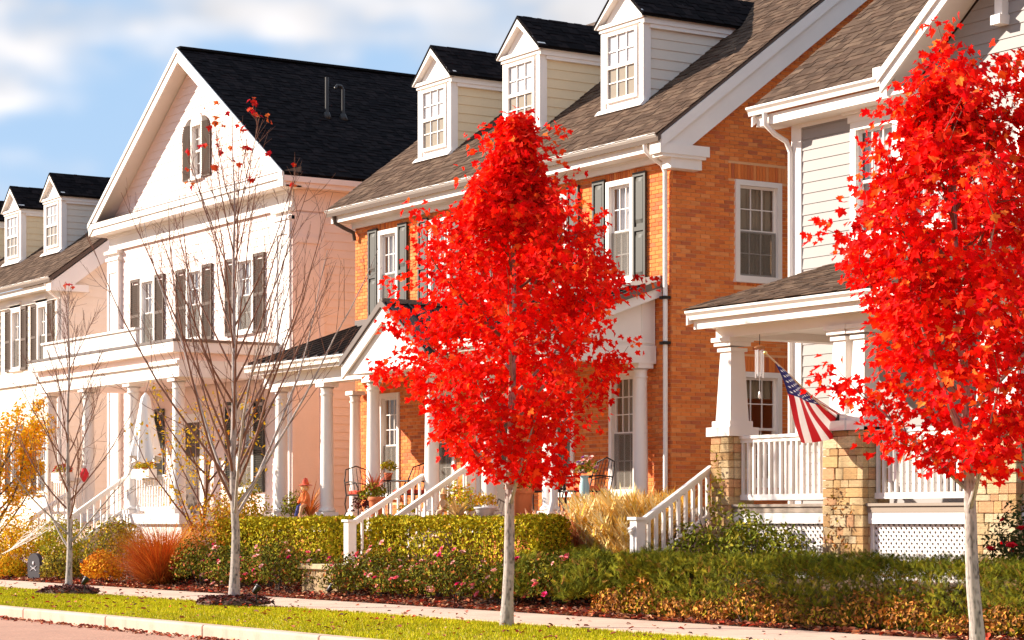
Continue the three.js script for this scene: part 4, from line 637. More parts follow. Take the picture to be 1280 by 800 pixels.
// young maple in full colour: straight pale trunk, ascending limbs, leaf clumps inside an uneven egg; prof = [[height, reach up-street side, reach down-street side], ...]
function redMaple(label, x, z, y, prof, o) {
  const T = thing('maple_tree', label, 'tree', x, y, z, 'street trees along the verge'), r = rng(o.seed), base = V3(x, y, z), lean = o.lean ?? V3(0, 0, 0), top = prof[0][0];
  const axis = h => base.clone().add(V3(lean.x * h / top, h, lean.z * h / top));
  const tp = [], tr = []; for (let i = 0; i <= 16; i++) { const h = i / 16 * top * 0.93; tp.push(axis(h).add(V3(0.035 * (noise3(h * 1.3, o.seed, 1) - 0.5), i ? 0 : -0.08, 0.035 * (noise3(h * 1.3, o.seed, 5) - 0.5)))); tr.push(lerp(o.trunk, 0.012, Math.pow(h / (top * 0.93), 1.1)) * (i === 0 ? 1.35 : 1)); }
  P(T, 'trunk', tube(tp, tr, 12), barkPale, true);
  const across = V3(SN, 0, -CS);                       // which way the crown is lopsided
  const reach = (h, ang) => { let i = 0; while (i < prof.length - 2 && h < prof[i + 1][0]) i++; const t = clamp((prof[i][0] - h) / (prof[i][0] - prof[i + 1][0])), d = V3(Math.cos(ang), 0, Math.sin(ang)).dot(across); const L = lerp(prof[i][1], prof[i + 1][1], t), R = lerp(prof[i][2], prof[i + 1][2], t); return lerp(L, R, (d + 1) / 2) * (0.58 + 0.72 * noise3(Math.cos(ang) * 2.3 + 9, h * 2.3 + o.seed, Math.sin(ang) * 2.3 + 3)); };
  const limbs = [], lo = prof[prof.length - 1][0], clumps = [], n = o.limbs ?? 22;
  for (let k = 0; k < n; k++) {
    const f = k / (n - 1), hs = lerp(lo - 0.35, top * 0.80, Math.pow(f, 0.9)), ang = k * 2.39996 + r() * 0.5, ht = Math.min(hs + 0.5 + 0.7 * r() * (1 - f) + 0.35, top * 0.95), R = reach(ht, ang) * (0.85 + 0.25 * r());
    const p = axis(hs), e = axis(ht).add(V3(Math.cos(ang) * R, 0, Math.sin(ang) * R)), m = p.clone().lerp(e, 0.5).add(V3(0, -0.10 * R, 0)).addScaledVector(rv(r), 0.05);
    const pts = []; for (let i = 0; i <= 7; i++) { const t = i / 7, a = p.clone().lerp(m, t), b = m.clone().lerp(e, t); pts.push(a.lerp(b, t)); }
    P(T, 'limb', tube(pts, taper(pts, lerp(0.034, 0.014, f), 0.006), 6), f < 0.5 ? barkPale : barkTwig, true); limbs.push(pts);
    for (let j = 0; j < 6; j++) { const t = 0.3 + 0.14 * j, s = shoot(r, along(pts, Math.min(t, 0.99)), dirAt(pts, Math.min(t, 0.98)).addScaledVector(rv(r), 0.9), 0.28 + 0.3 * r(), 4, 0.35, 0.18); limbs.push(s); clumps.push(s[2], s[4]); }
    clumps.push(e, pts[5]);
  }
  const twigs = limbs.filter(p => p.length === 5).map(p => tube(p, taper(p, 0.007, 0.003), 4)); P(T, 'twigs', twigs, barkTwig, true).userData.kind = 'stuff';
  for (let k = 0; k < o.fill; k++) { const h = lerp(lo, top * 0.99, Math.pow(r(), 0.85)), ang = r() * 6.283, R = reach(h, ang) * 0.92 * Math.sqrt(lerp(0.12, 1, r())); const c = axis(h).add(V3(Math.cos(ang) * R, 0, Math.sin(ang) * R)); if (noise3(c.x * 2.4 + 5, c.y * 2.4, c.z * 2.4 + o.seed) > 0.38) clumps.push(c); }
  for (let k = 0; k < 5; k++) clumps.push(axis(top * (0.88 + 0.016 * k)).addScaledVector(rv(r), 0.02));
  for (const c of o.extra ?? []) for (let k = 0; k < 5; k++) clumps.push(base.clone().add(c).addScaledVector(rv(r), 0.09));
  const leaves = []; const sc = o.leaf;
  for (const c of clumps) { const m = 11 + Math.floor(r() * 13), tone = 0.82 + 0.36 * r();
    for (let k = 0; k < m; k++) { const d = rv(r), p = c.clone().add(V3(d.x * 0.165, d.y * 0.12, d.z * 0.165)), out = p.clone().sub(axis(p.y - y)).setY(0).normalize(); 
      const nn = V3(0, 0.55, 0).addScaledVector(out, 0.55).addScaledVector(rv(r), 0.75);
      leaves.push({ p, m: leafAt(p, nn, sc * (0.7 + 0.6 * r()), (r() - 0.5) * 1.4, V3(0, -0.8, 0).addScaledVector(out, 0.6)), c: pick(r, o.cols).multiplyScalar(tone) }); } }
  // the outermost leaves stand alone
  const cam = camera.position; leaves.sort((a, b) => (Math.hypot(b.p.x - x, b.p.z - z) / (reach(b.p.y - y, Math.atan2(b.p.z - z, b.p.x - x)) + 0.25)) - (Math.hypot(a.p.x - x, a.p.z - z) / (reach(a.p.y - y, Math.atan2(a.p.z - z, a.p.x - x)) + 0.25)));
  const mats = o.cols.map(c => physLeaf({ color: c[0], transmission: 0.35, roughness: 0.9 })), og = origin.get(T);
  leaves.slice(0, 280).forEach((l, i) => { const me = new THREE.Mesh(mapleLeaf, mats[Math.floor(Math.pow(r(), 1.8) * mats.length * 0.96)]); me.name = 'leaf'; l.m.decompose(me.position, me.quaternion, me.scale); me.position.sub(og); T.add(me); });
  stuffInst(T, 'crown', mapleLeaf, thinLeaf, leaves.slice(280));
  return T;
}
redMaple('red maple with a full egg shaped crown in front of the brick house', -23.52, -15.1, 0.03,
  [[6.2, 0.01, 0.02], [5.75, 0.05, 0.07], [5.45, 0.36, 0.34], [5.1, 0.72, 0.68], [4.7, 1.12, 1.08], [4.35, 1.40, 1.34], [3.8, 1.50, 1.30], [3.3, 1.64, 1.30], [2.8, 1.46, 1.22], [2.35, 1.1, 1.0], [2.0, 0.75, 0.75], [1.8, 0.4, 0.6]],
  { seed: 21, trunk: 0.072, fill: 780, leaf: 0.08, cols: REDS, extra: [V3(-0.8, 3.05, 1.25), V3(0.66, 3.2, -1.0), V3(0.6, 4.35, -0.95), V3(0.35, 1.8, -0.5)], lean: V3(0.0, 0, -0.12) });
redMaple('red maple in front of the grey clapboard house with stone piers', -15.5, -15.1, 0.02,
  [[5.65, 0.03, 0.02], [5.3, 0.08, 0.2], [5.0, 0.30, 0.6], [4.7, 0.48, 0.8], [4.35, 0.66, 1.0], [4.0, 1.1, 1.15], [3.6, 1.05, 1.25], [3.1, 0.98, 1.25], [2.7, 0.88, 1.15], [2.2, 0.84, 1.05], [1.95, 0.72, 0.85], [1.72, 0.45, 0.5]],
  { seed: 57, extra: [V3(0.2, 5.45, -0.31), V3(0.28, 5.2, -0.45), V3(0.33, 4.95, -0.55), V3(0.2, 5.0, -0.3), V3(-0.2, 5.35, 0.25)], trunk: 0.068, fill: 450, leaf: 0.082, cols: REDS2, lean: V3(-0.2, 0, 0.2) });

// bare young maple: a fan of upright leaders, with the last few leaves each a piece of its own
function bareMaple(label, x, z, y, H, o) {
  const T = thing('bare_maple_tree', label, 'tree', x, y, z, 'street trees along the verge'), r = rng(o.seed), base = V3(x, y, z);
  const tp = [], n = 14; for (let i = 0; i <= n; i++) { const h = i / n * H * 0.97; tp.push(base.clone().add(V3(0.06 * (noise3(h, o.seed, 1) - 0.5), h - (i ? 0 : 0.08), 0.06 * (noise3(h, o.seed, 5) - 0.5)))); }
  P(T, 'trunk', tube(tp, tp.map((_, i) => Math.max(0.006, o.trunk * (1 - 0.97 * Math.pow(i / n, 0.8)) * (i ? 1 : 1.35))), 12), barkPale, true);
  const twigs = [], tips = [tp[n]];
  for (let k = 0; k < o.limbs; k++) {
    const f = k / (o.limbs - 1), hs = H * lerp(o.low, 0.78, Math.pow(f, o.spread ?? 1.15)), ang = k * 2.39996 + o.seed + r() * 0.6, el = lerp(o.tilt, 1.05, f) + 0.15 * r(), len = Math.min(H * 0.97 - hs, H * lerp(o.reach, 0.2, f)) * (0.85 + 0.25 * r());
    const d = V3(Math.cos(ang) * Math.cos(el), Math.sin(el), Math.sin(ang) * Math.cos(el)), pts = shoot(r, along(tp, Math.min(hs / (H * 0.97), 0.97)), d, len, 9, 0.55, 0.085), r0 = o.trunk * lerp(0.34, 0.13, f);
    P(T, 'limb', tube(pts, taper(pts, r0, 0.004), 7), f < 0.12 ? barkPale : barkTwig, true); tips.push(pts[9]);
    const sub = 6 + Math.floor(r() * 4);
    for (let j = 0; j < sub; j++) { const t = 0.22 + 0.74 * (j + r() * 0.6) / sub, s = shoot(r, along(pts, Math.min(t, 0.98)), dirAt(pts, Math.min(t, 0.97)).addScaledVector(rv(r), 0.62), len * (1.05 - t) * (0.35 + 0.3 * r()) + 0.12, 5, 0.45, 0.10); twigs.push(tube(s, taper(s, Math.max(0.0045, r0 * 0.35 * (1 - t)), 0.0024), 5)); tips.push(s[5]);
      for (let i = 0; i < 4; i++) { const t2 = 0.3 + 0.17 * i, q = shoot(r, along(s, t2), dirAt(s, t2).addScaledVector(rv(r), 0.7), 0.14 + 0.2 * r(), 3, 0.3, 0.12); twigs.push(tube(q, [0.0032, 0.0027, 0.0024, 0.002], 4)); tips.push(q[3]); } }
  }
  P(T, 'twigs', twigs, barkTwig, true).userData.kind = 'stuff';
  const mats = [[0.62, 0.02, 0.012], [0.55, 0.01, 0.02], [0.78, 0.16, 0.03], [0.7, 0.08, 0.02]].map(c => physLeaf({ color: lin(...c), transmission: 0.3 })), og = origin.get(T);
  tips.sort((a, b) => b.y - a.y); const m = o.leaves; let put = 0;
  for (let i = 0; i < tips.length && put < m; i++) if (r() < (i < 30 ? 0.35 : 0.10)) { const c = 1 + Math.floor(r() * 3.4); for (let k = 0; k < c; k++, put++) { const p = tips[i].clone().addScaledVector(rv(r), 0.035), M4 = leafAt(p, rv(r).add(V3(0, 0.2, 0.5)), 0.085 * (0.7 + 0.6 * r()), r() - 0.5, V3(0, -1, 0)), me = new THREE.Mesh(mapleLeaf, mats[Math.floor(r() * 4)]); me.name = 'leaf'; M4.decompose(me.position, me.quaternion, me.scale); me.position.sub(og); T.add(me); } }
  return T;
}
bareMaple('nearly bare maple with upswept branches and a few red leaves before the pink house', -31.1, -15.1, 0.05, 7.5, { seed: 4, trunk: 0.08, limbs: 34, low: 0.17, tilt: 0.86, reach: 0.68, leaves: 85, spread: 1.5 });
bareMaple('slim bare maple with one straight stem in front of the pink house porch steps', -37.6, -15.1, 0.03, 5.4, { seed: 9, trunk: 0.062, limbs: 22, low: 0.14, tilt: 0.55, reach: 0.40, leaves: 5 });

// ---------------------------------------------------------------- beds: hedges, roses, grasses, shrubs
const C = (...l) => l.map(([r, g, b, w]) => [lin(r, g, b), w]);
const GREENS = C([0.20, 0.20, 0.014, 4], [0.28, 0.24, 0.016, 4], [0.12, 0.13, 0.012, 3], [0.42, 0.27, 0.02, 1.2]);
const HEDGE = C([0.50, 0.40, 0.018, 4], [0.38, 0.32, 0.014, 4], [0.62, 0.44, 0.025, 2.5], [0.22, 0.20, 0.012, 2], [0.60, 0.26, 0.03, 0.6]);
const ROSELEAF = C([0.15, 0.145, 0.014, 5], [0.28, 0.225, 0.018, 3], [0.075, 0.078, 0.012, 4], [0.46, 0.14, 0.04, 1.6]);
const YELLOWS = C([0.72, 0.42, 0.015, 4], [0.62, 0.34, 0.012, 4], [0.48, 0.34, 0.016, 3], [0.75, 0.28, 0.012, 2]);
const RUSSET = C([0.48, 0.18, 0.04, 4], [0.32, 0.13, 0.035, 4], [0.66, 0.32, 0.06, 2.4], [0.18, 0.08, 0.03, 3], [0.36, 0.26, 0.02, 2.4]);
const JUNI = C([0.13, 0.14, 0.010, 4], [0.22, 0.205, 0.012, 4], [0.075, 0.085, 0.008, 3.5], [0.36, 0.29, 0.02, 1.3], [0.28, 0.12, 0.03, 0.8]);
const petal = fan([[0, 0], [0.3, 0.35], [0.34, 0.75], [0, 1], [-0.34, 0.75], [-0.3, 0.35]], -0.5);
const roseGeo = (() => { const g = []; for (const [n, tilt, s, y] of [[5, 1.15, 1, 0], [5, 0.7, 0.85, 0.05], [4, 0.3, 0.62, 0.1]]) for (let k = 0; k < n; k++) g.push(petal.clone().scale(s * 1.25, s, s).rotateX(tilt).rotateY(k / n * 6.283 + tilt * 3).translate(0, y, 0)); return flat(g); })();
const daisyGeo = (() => { const g = []; for (let k = 0; k < 7; k++) g.push(petal.clone().scale(0.8, 1, 1).rotateX(1.25).rotateY(k / 7 * 6.283)); return flat(g); })();
const petalMats = { pink: physLeaf({ color: lin(0.85, 0.20, 0.24) }), pale: physLeaf({ color: lin(0.85, 0.45, 0.40) }), hot: physLeaf({ color: lin(0.80, 0.05, 0.20) }), red: physLeaf({ color: lin(0.72, 0.015, 0.03) }), yellow: physLeaf({ color: lin(0.85, 0.5, 0.03) }), white: physLeaf({ color: lin(0.85, 0.78, 0.72) }), purple: physLeaf({ color: lin(0.45, 0.12, 0.5) }), orange: physLeaf({ color: lin(0.85, 0.25, 0.03) }) };
// leafy mound: many leaf faces through the volume, denser at the skin; returns skin points for flowers
function mound(T, c, rx, ry, rz, n, size, cols, seed, o = {}) {
  const r = rng(seed), list = [], skin = [], box_ = o.box, geo = o.geo ?? ovalLeaf;
  while (list.length < n) {
    let d, p, out;
    if (box_) { d = rv(r); const ax = Math.floor(r() * 3), dep = 1 - 0.42 * Math.pow(r(), 1.7); if (ax === 0) d.x = Math.sign(d.x) * lerp(1, dep, 0.35); else if (ax === 1) d.y = (r() < 0.85 ? 1 : -1) * dep; else d.z = Math.sign(d.z) * dep; out = V3(ax === 0 ? Math.sign(d.x) : 0, ax === 1 ? Math.sign(d.y) : 0, ax === 2 ? Math.sign(d.z) : 0);
      const bump = (o.bump ?? 0.08) * (fbm3((c.x + d.x * rx) * 2.2, (c.y + d.y * ry) * 2.2, (c.z + d.z * rz) * 2.2, 3) - 0.5); p = c.clone().add(V3(d.x * rx, d.y * ry, d.z * rz)).addScaledVector(out, bump * 1.6); p.y -= 0.12 * ry * Math.pow(Math.abs(d.z), 3) * (d.y > 0 ? 1 : 0); }
    else { d = rv(r); const l = d.length(); if (l > 1 || l < 0.05) continue; d.multiplyScalar(1 / l); const lump = 0.72 + 0.56 * fbm3(d.x * 2.2 + seed, d.y * 2.2, d.z * 2.2 + 7, 3), q = lump * (1 - 0.55 * Math.pow(r(), 1.5)); if (d.y < -0.45) continue; p = c.clone().add(V3(d.x * rx * q, d.y * ry * q, d.z * rz * q)); out = d.clone(); if (q > lump * 0.93) skin.push(p.clone()); }
    list.push({ m: leafAt(p, out.clone().add(V3(0, 0.35, 0)).addScaledVector(rv(r), 0.95), size * (0.65 + 0.7 * r()), (r() - 0.5) * 2.4, o.up ?? V3(0, 1, 0).addScaledVector(out, 0.6)), c: pick(r, cols) });
  }
  stuffInst(T, 'foliage', geo, o.mat ?? leafMat, list); return skin;
}
function stems(T, c, h, spread, n, seed, mat = barkDark) { const r = rng(seed), g = []; for (let k = 0; k < n; k++) { const s = shoot(r, c.clone().add(V3((r() - 0.5) * 0.12, 0, (r() - 0.5) * 0.12)), V3((r() - 0.5) * spread, 1, (r() - 0.5) * spread), h * (0.7 + 0.3 * r()), 4, 0.2, 0.1); g.push(tube(s, taper(s, 0.012, 0.004), 5)); } return P(T, 'stems', g, mat, true); }
function blossoms(T, skin, n, mats, size, seed, name = 'blossom', geo = roseGeo) { const r = rng(seed), og = origin.get(T); for (let k = 0; k < n && skin.length; k++) { const p = skin[Math.floor(r() * skin.length)], m = new THREE.Mesh(geo, petalMats[mats[Math.floor(r() * mats.length)]]); m.name = name; m.position.copy(p).sub(og); m.scale.setScalar(size * (0.7 + 0.6 * r())); m.rotation.set(0.5 + (r() - 0.5) * 0.9, r() * 6, (r() - 0.5) * 0.9); T.add(m); } }
function hedge(name, label, a0, a1, b0, b1, y1, n, size, cols, seed, o = {}) {
  const yb = bedY((b0 + b1) / 2) - 0.02, T = thing(name, label, o.cat ?? 'hedge', -(a0 + a1) / 2, yb, -(b0 + b1) / 2), c = V3(-(a0 + a1) / 2, (yb + y1) / 2, -(b0 + b1) / 2);
  mound(T, c, Math.abs(a1 - a0) / 2, (y1 - yb) / 2, (b1 - b0) / 2, n, size, cols, seed, { box: true, ...o });
  const r = rng(seed), g = []; for (let a = Math.min(a0, a1) + 0.2; a < Math.max(a0, a1); a += 0.35) for (let k = 0; k < 3; k++) { const s = shoot(r, V3(-a, yb, c.z), V3((r() - 0.5) * 0.8, 1, (r() - 0.5) * 0.7), (y1 - yb) * 0.75, 4, 0.2, 0.1); g.push(tube(s, taper(s, 0.012, 0.004), 4)); } P(T, 'stems', g, barkDark, true);
  return T;
}
hedge('box_hedge', 'clipped yellow green box hedge beside the stone retaining block', 39.9, 35.35, 19.0, 19.75, 1.33, 20000, 0.066, HEDGE, 101);
hedge('box_hedge', 'clipped yellow green box hedge with pink roses along its foot', 33.2, 28.1, 18.55, 19.15, 1.34, 22000, 0.064, HEDGE, 102);
hedge('yew_hedge', 'low green needled hedge below the white lattice of the grey house', 24.7, 15.4, 17.62, 18.7, 0.82, 60000, 0.085, JUNI, 103, { geo: spray, bump: 0.2 });
// individual mounds
function bush(name, label, cat, a, b, rx, h, rz, n, size, cols, seed, o = {}) {
  const yb = o.y ?? bedY(b) - 0.02, T = thing(name, label, cat, -a, yb, -b, o.group), c = V3(-a, yb + h * 0.42, -b);
  const skin = mound(T, c, rx, h * 0.58, rz, n, size, cols, seed, o); stems(T, V3(-a, yb, -b), h * 0.8, 1.1, o.stems ?? 7, seed + 1);
  if (o.flowers) blossoms(T, skin, o.flowers, o.petals, o.fsize ?? 0.055, seed + 2, 'blossom', o.fgeo ?? roseGeo); return T;
}
for (let k = 0; k < 8; k++) bush('rose_bush', 'rose bush with pink blooms at the foot of the box hedge by the maple', 'rose bush', 32.7 - k * 0.83, 17.98 + 0.1 * (k % 2), 0.6, 0.72 + 0.14 * Math.sin(k * 2.1), 0.46, 1900, 0.056, ROSELEAF, 200 + k, { flowers: 16, petals: ['pink', 'pale', 'hot', 'pink', 'pale'], group: 'pink rose bushes below the longer hedge' });
for (let k = 0; k < 6; k++) bush('rose_bush', 'rose bush with pink blooms between the orange grass and stone block', 'rose bush', 38.6 - k * 0.82, 18.05 + 0.2 * (k % 2), 0.6, 0.76 + 0.15 * Math.cos(k * 1.7), 0.5, 1900, 0.056, ROSELEAF, 220 + k, { flowers: 14, petals: ['pink', 'pale', 'hot', 'pale'], group: 'pink rose bushes beside the stone block' });
bush('rose_bush', 'dark leaved rose bush with red blooms against the stone pier', 'rose bush', 19.6, 19.9, 0.55, 1.05, 0.4, 1300, 0.065, C([0.05, 0.06, 0.014, 5], [0.09, 0.08, 0.02, 3]), 240, { flowers: 10, petals: ['red', 'hot', 'red'], fsize: 0.075 });
for (let k = 0; k < 4; k++) bush('juniper_bush', ['spreading green juniper next to the rose bushes below the porch corner', 'spreading green juniper below the pinkish plumed grasses', 'spreading green juniper below the wheat coloured grasses', 'spreading green juniper between the stair rail foot and needled hedge'][k], 'shrub', 27.5 - k * 0.82, 18.2 + 0.25 * (k % 2), 0.72, 0.74, 0.6, 4200, 0.13, JUNI, 260 + k, { geo: spray, group: 'junipers along the sidewalk' });
for (let k = 0; k < 13; k++) bush('russet_shrub', 'low russet autumn shrub along the sidewalk below the needled hedge', 'shrub', 24.9 - k * 0.72, 17.68, 0.46, 0.42 + 0.14 * Math.sin(k * 1.9), 0.22, 760, 0.055, RUSSET, 280 + k, { stems: 4, group: 'russet shrubs at the hedge foot' });
for (const [k, [a, b, h]] of [[25.85, 19.75, 0.8], [25.1, 19.95, 1.0], [24.6, 19.8, 0.9], [24.1, 19.95, 0.75]].entries()) bush('climbing_shrub', ['loose leafy green shrub at the foot of the stone corner pier', 'tall leafy green shrub rising past the porch fascia over the lattice', 'leafy green shrub covering the middle of the left lattice panel', 'short leafy green shrub against the lattice beside the wide stone pier'][k], 'shrub', a, b, 0.46, h, 0.34, 620, 0.075, C([0.22, 0.22, 0.02, 4], [0.15, 0.17, 0.016, 4], [0.38, 0.30, 0.03, 2]), 300 + k, { group: 'leafy shrubs in front of the lattice' });
bush('vine_shrub', 'thin yellow green shoots climbing the stone corner pier', 'shrub', 26.1, 20.3, 0.2, 1.75, 0.1, 150, 0.07, C([0.42, 0.34, 0.03, 4], [0.3, 0.26, 0.02, 3]), 310, { stems: 4 });
bush('vine_shrub', 'sparse russet creeper on the stone pier between the two railings', 'shrub', 23.5, 20.3, 0.3, 1.3, 0.08, 90, 0.06, RUSSET, 311, { stems: 4 });
// yellow autumn shrubs round the pink house's bed
const yl = [[50.3, 18.6, 0.8, 1.15, 0.7, YELLOWS, 'rounded golden yellow shrub below the yellow tree'], [48.2, 18.4, 0.85, 1.35, 0.7, YELLOWS, 'bright yellow shrub behind the dark gravestone ornament'], [46.7, 18.6, 0.75, 1.2, 0.6, C([0.42, 0.36, 0.02, 4], [0.30, 0.28, 0.02, 3], [0.6, 0.38, 0.02, 2]), 'yellow green shrub between gravestone ornament and slim bare maple'], [47.2, 17.6, 0.45, 0.5, 0.35, YELLOWS, 'low golden shrub by the sidewalk beside the gravestone ornament'], [44.6, 17.75, 0.5, 0.62, 0.4, C([0.30, 0.26, 0.03, 4], [0.5, 0.34, 0.03, 3], [0.16, 0.1, 0.03, 3]), 'low olive shrub behind the slim bare maple trunk'],
  [43.3, 18.4, 0.7, 1.3, 0.6, C([0.36, 0.28, 0.02, 4], [0.16, 0.15, 0.02, 4], [0.6, 0.34, 0.02, 2]), 'olive and gold shrub beside the porch steps'], [42.3, 17.7, 0.5, 0.7, 0.4, C([0.7, 0.34, 0.015, 4], [0.62, 0.2, 0.02, 3]), 'small orange yellow shrub beside the russet grass'], [40.0, 19.3, 0.95, 1.5, 0.7, C([0.62, 0.34, 0.02, 4], [0.65, 0.22, 0.03, 3], [0.4, 0.28, 0.02, 3]), 'tall golden shrub behind the russet grass clump'], [41.2, 20.2, 0.8, 1.7, 0.5, HEDGE, 'tall olive shrub beside the brick house porch']];
yl.forEach(([a, b, rx, h, rz, cols, label], k) => bush('autumn_shrub', label, 'shrub', a, b, rx, h, rz, 2200, 0.065, cols, 320 + k));
for (const [a, b] of [[38.2, 18.6], [39.2, 18.35]]) bush('evergreen_shrub', a > 39 ? 'dark green shrub between the russet grass and rose bushes' : 'dark green shrub among the roses behind the bare maple trunk', 'shrub', a, b, 0.42, 0.7, 0.35, 800, 0.065, GREENS, 345 + a);
// ornamental grasses
function grass(label, a, b, h, R, n, cols, seed, o = {}) {
  const yb = bedY(b) - 0.02, T = thing('ornamental_grass', label, 'ornamental grass', -a, yb, -b, o.group), r = rng(seed), list = [];
  for (let k = 0; k < n; k++) { const an = r() * 6.283, d = R * 0.28 * Math.sqrt(r()), lean = (0.1 + 0.95 * r()) * (o.lean ?? 0.55), L = h * (0.55 + 0.55 * r()); const m = new THREE.Matrix4().makeRotationY(an + (r() - 0.5) * 1.2).multiply(new THREE.Matrix4().makeRotationX(lean)).scale(V3((o.w ?? 1) * (0.7 + 0.6 * r()) * 1, L, L)).setPosition(-a + Math.sin(an) * d, yb, -b + Math.cos(an) * d); list.push({ m, c: pick(r, cols) }); }
  stuffInst(T, 'blades', o.plume ? plumeBlade : tallBlade, leafMat, list);
  const L2 = []; for (let k = 0; k < n * 0.4; k++) { const an = r() * 6.283, d = R * 0.25 * Math.sqrt(r()), L = h * (0.35 + 0.35 * r()); L2.push({ m: new THREE.Matrix4().makeRotationY(an).multiply(new THREE.Matrix4().makeRotationX(0.2 + 0.8 * r())).scale(V3(1.3, L, L)).setPosition(-a + Math.sin(an) * d, yb, -b + Math.cos(an) * d), c: pick(r, o.low ?? cols) }); }
  stuffInst(T, 'base_blades', tallBlade, leafMat, L2); return T;
}
const RUSTG = C([0.62, 0.17, 0.03, 4], [0.52, 0.12, 0.025, 4], [0.72, 0.30, 0.05, 3], [0.34, 0.09, 0.03, 2]), WHEAT = C([0.88, 0.60, 0.20, 4], [0.92, 0.72, 0.36, 4], [0.80, 0.44, 0.06, 2]), PINKG = C([0.86, 0.44, 0.26, 4], [0.90, 0.56, 0.36, 3], [0.75, 0.30, 0.12, 3]);
grass('wide russet orange grass clump beside the sidewalk', 40.15, 17.95, 1.5, 0.8, 2600, RUSTG, 401, { lean: 0.75 });
grass('orange grass clump behind the russet clump', 41.1, 18.5, 1.55, 0.7, 1500, C([0.75, 0.36, 0.03, 4], [0.7, 0.24, 0.03, 3]), 402, { lean: 0.6 });
for (const [k, [a, b, h]] of [[29.3, 19.75, 0.95], [28.75, 19.6, 0.9], [28.3, 19.9, 1.0]].entries()) grass('pinkish plumed grass beside the porch downspout', a, b, h * 1.05, 0.6, 620, PINKG, 410 + k, { plume: true, lean: 0.4, low: RUSTG, group: 'pinkish plumed grasses beside the porch' });
for (const [k, [a, b, h]] of [[27.75, 19.7, 1.1], [27.35, 19.95, 1.15], [27.15, 19.55, 0.9], [27.95, 20.1, 1.1]].entries()) grass('tall wheat coloured plumed grass beside the white stair rail', a, b, h * 1.15, 0.6, 420, WHEAT, 420 + k, { plume: true, lean: 0.28, low: C([0.66, 0.30, 0.03, 4], [0.5, 0.3, 0.03, 3]), group: 'wheat coloured grasses beside the stair' });
// small trees in the beds
function leafyTree(name, label, a, b, h, R, trunkR, limbs, nLeaves, size, cols, seed, low, o = {}) {
  const yb = bedY(b) - 0.03, T = thing(name, label, 'tree', -a, yb, -b), r = rng(seed), base = V3(-a, yb, -b), tips = [], twigs = [];
  const tp = shoot(r, base, V3(0.05, 1, 0.03), h * 0.55, 6, 0.2, 0.05); P(T, 'trunk', tube(tp, taper(tp, trunkR, trunkR * 0.4), 8), o.bark ?? barkDark, true);
  for (let k = 0; k < limbs; k++) { const an = k * 2.4 + r(), f = k / limbs, s = shoot(r, along(tp, lerp(low, 0.95, f)), V3(Math.cos(an), 1.0, Math.sin(an)), lerp(h * 0.7, h * 0.45, f), 7, 0.3, 0.1); const sc = Math.min(1, R / Math.max(0.1, Math.hypot(s[7].x - base.x, s[7].z - base.z))); s.forEach((q, i) => { const t = i / 7; q.x = lerp(q.x, lerp(s[0].x, q.x, sc), t); q.z = lerp(q.z, lerp(s[0].z, q.z, sc), t); });
    P(T, 'limb', tube(s, taper(s, trunkR * 0.45, 0.005), 6), o.bark ?? barkDark, true);
    for (let j = 0; j < 7; j++) { const t = 0.2 + 0.11 * j, q = shoot(r, along(s, t), dirAt(s, t).addScaledVector(rv(r), 1.0), 0.25 + 0.4 * r(), 4, 0.2, 0.15); twigs.push(tube(q, taper(q, 0.007, 0.003), 4)); tips.push(q[2], q[4], q[3]); } tips.push(s[7]); }
  P(T, 'twigs', twigs, o.bark ?? barkDark, true).userData.kind = 'stuff';
  const list = []; while (list.length < nLeaves) { const p = tips[Math.floor(r() * tips.length)].clone().addScaledVector(rv(r), o.scatter ?? 0.14); list.push({ m: leafAt(p, rv(r).add(V3(0, 0.5, 0.2)), size * (0.6 + 0.7 * r()), r() * 6, V3(0, -1, 0)), c: pick(r, cols) }); }
  stuffInst(T, 'crown', ovalLeaf, thinLeaf, list); return T;
}
leafyTree('golden_tree', 'small tree with dense golden yellow leaves in front of the cream house', 51.6, 18.9, 4.3, 1.05, 0.06, 16, 9000, 0.085, C([0.80, 0.46, 0.012, 5], [0.85, 0.34, 0.012, 3], [0.6, 0.40, 0.015, 2]), 501, 0.15);
leafyTree('crab_apple_tree', 'small dark stemmed tree with sparse yellow leaves before the porch corner', 41.4, 19.4, 4.2, 1.5, 0.05, 14, 750, 0.085, C([0.72, 0.42, 0.015, 5], [0.5, 0.34, 0.02, 3], [0.72, 0.22, 0.02, 1]), 502, 0.1, { bark: M(lin(0.17, 0.075, 0.05), 0.9) });

// ---------------------------------------------------------------- lawn blades, fallen leaves, mulch
{ const r = rng(601), list = [], T = verge; const LAWN = C([0.50, 0.47, 0.010, 5], [0.60, 0.51, 0.012, 4], [0.34, 0.35, 0.010, 3.5], [0.72, 0.52, 0.06, 1.2]);
  for (let k = 0; k < 90000; k++) { const a = 15 + 42 * Math.pow(r(), 0.85), b = 12.30 + 3.42 * r(), h = (0.022 + 0.024 * r()) + 0.03 * Math.max(0, fbm3(a * 1.4, 2, b * 1.4, 3) - 0.5); list.push({ m: new THREE.Matrix4().makeRotationY(r() * 6.283).scale(V3(0.07, h * 1.3, h)).setPosition(-a, vergeY(a, b) - 0.004, -b), c: pick(r, LAWN).multiplyScalar(0.7 + 0.6 * fbm3(a * 0.8, 5, b * 0.8, 3)) }); }
  const o = thing('grass', 'short yellow green lawn grass on the verge', 'grass', 0, 0, 0, null, 'stuff'); stuffInst(o, 'blades', lawnBlade, leafMat, list); }
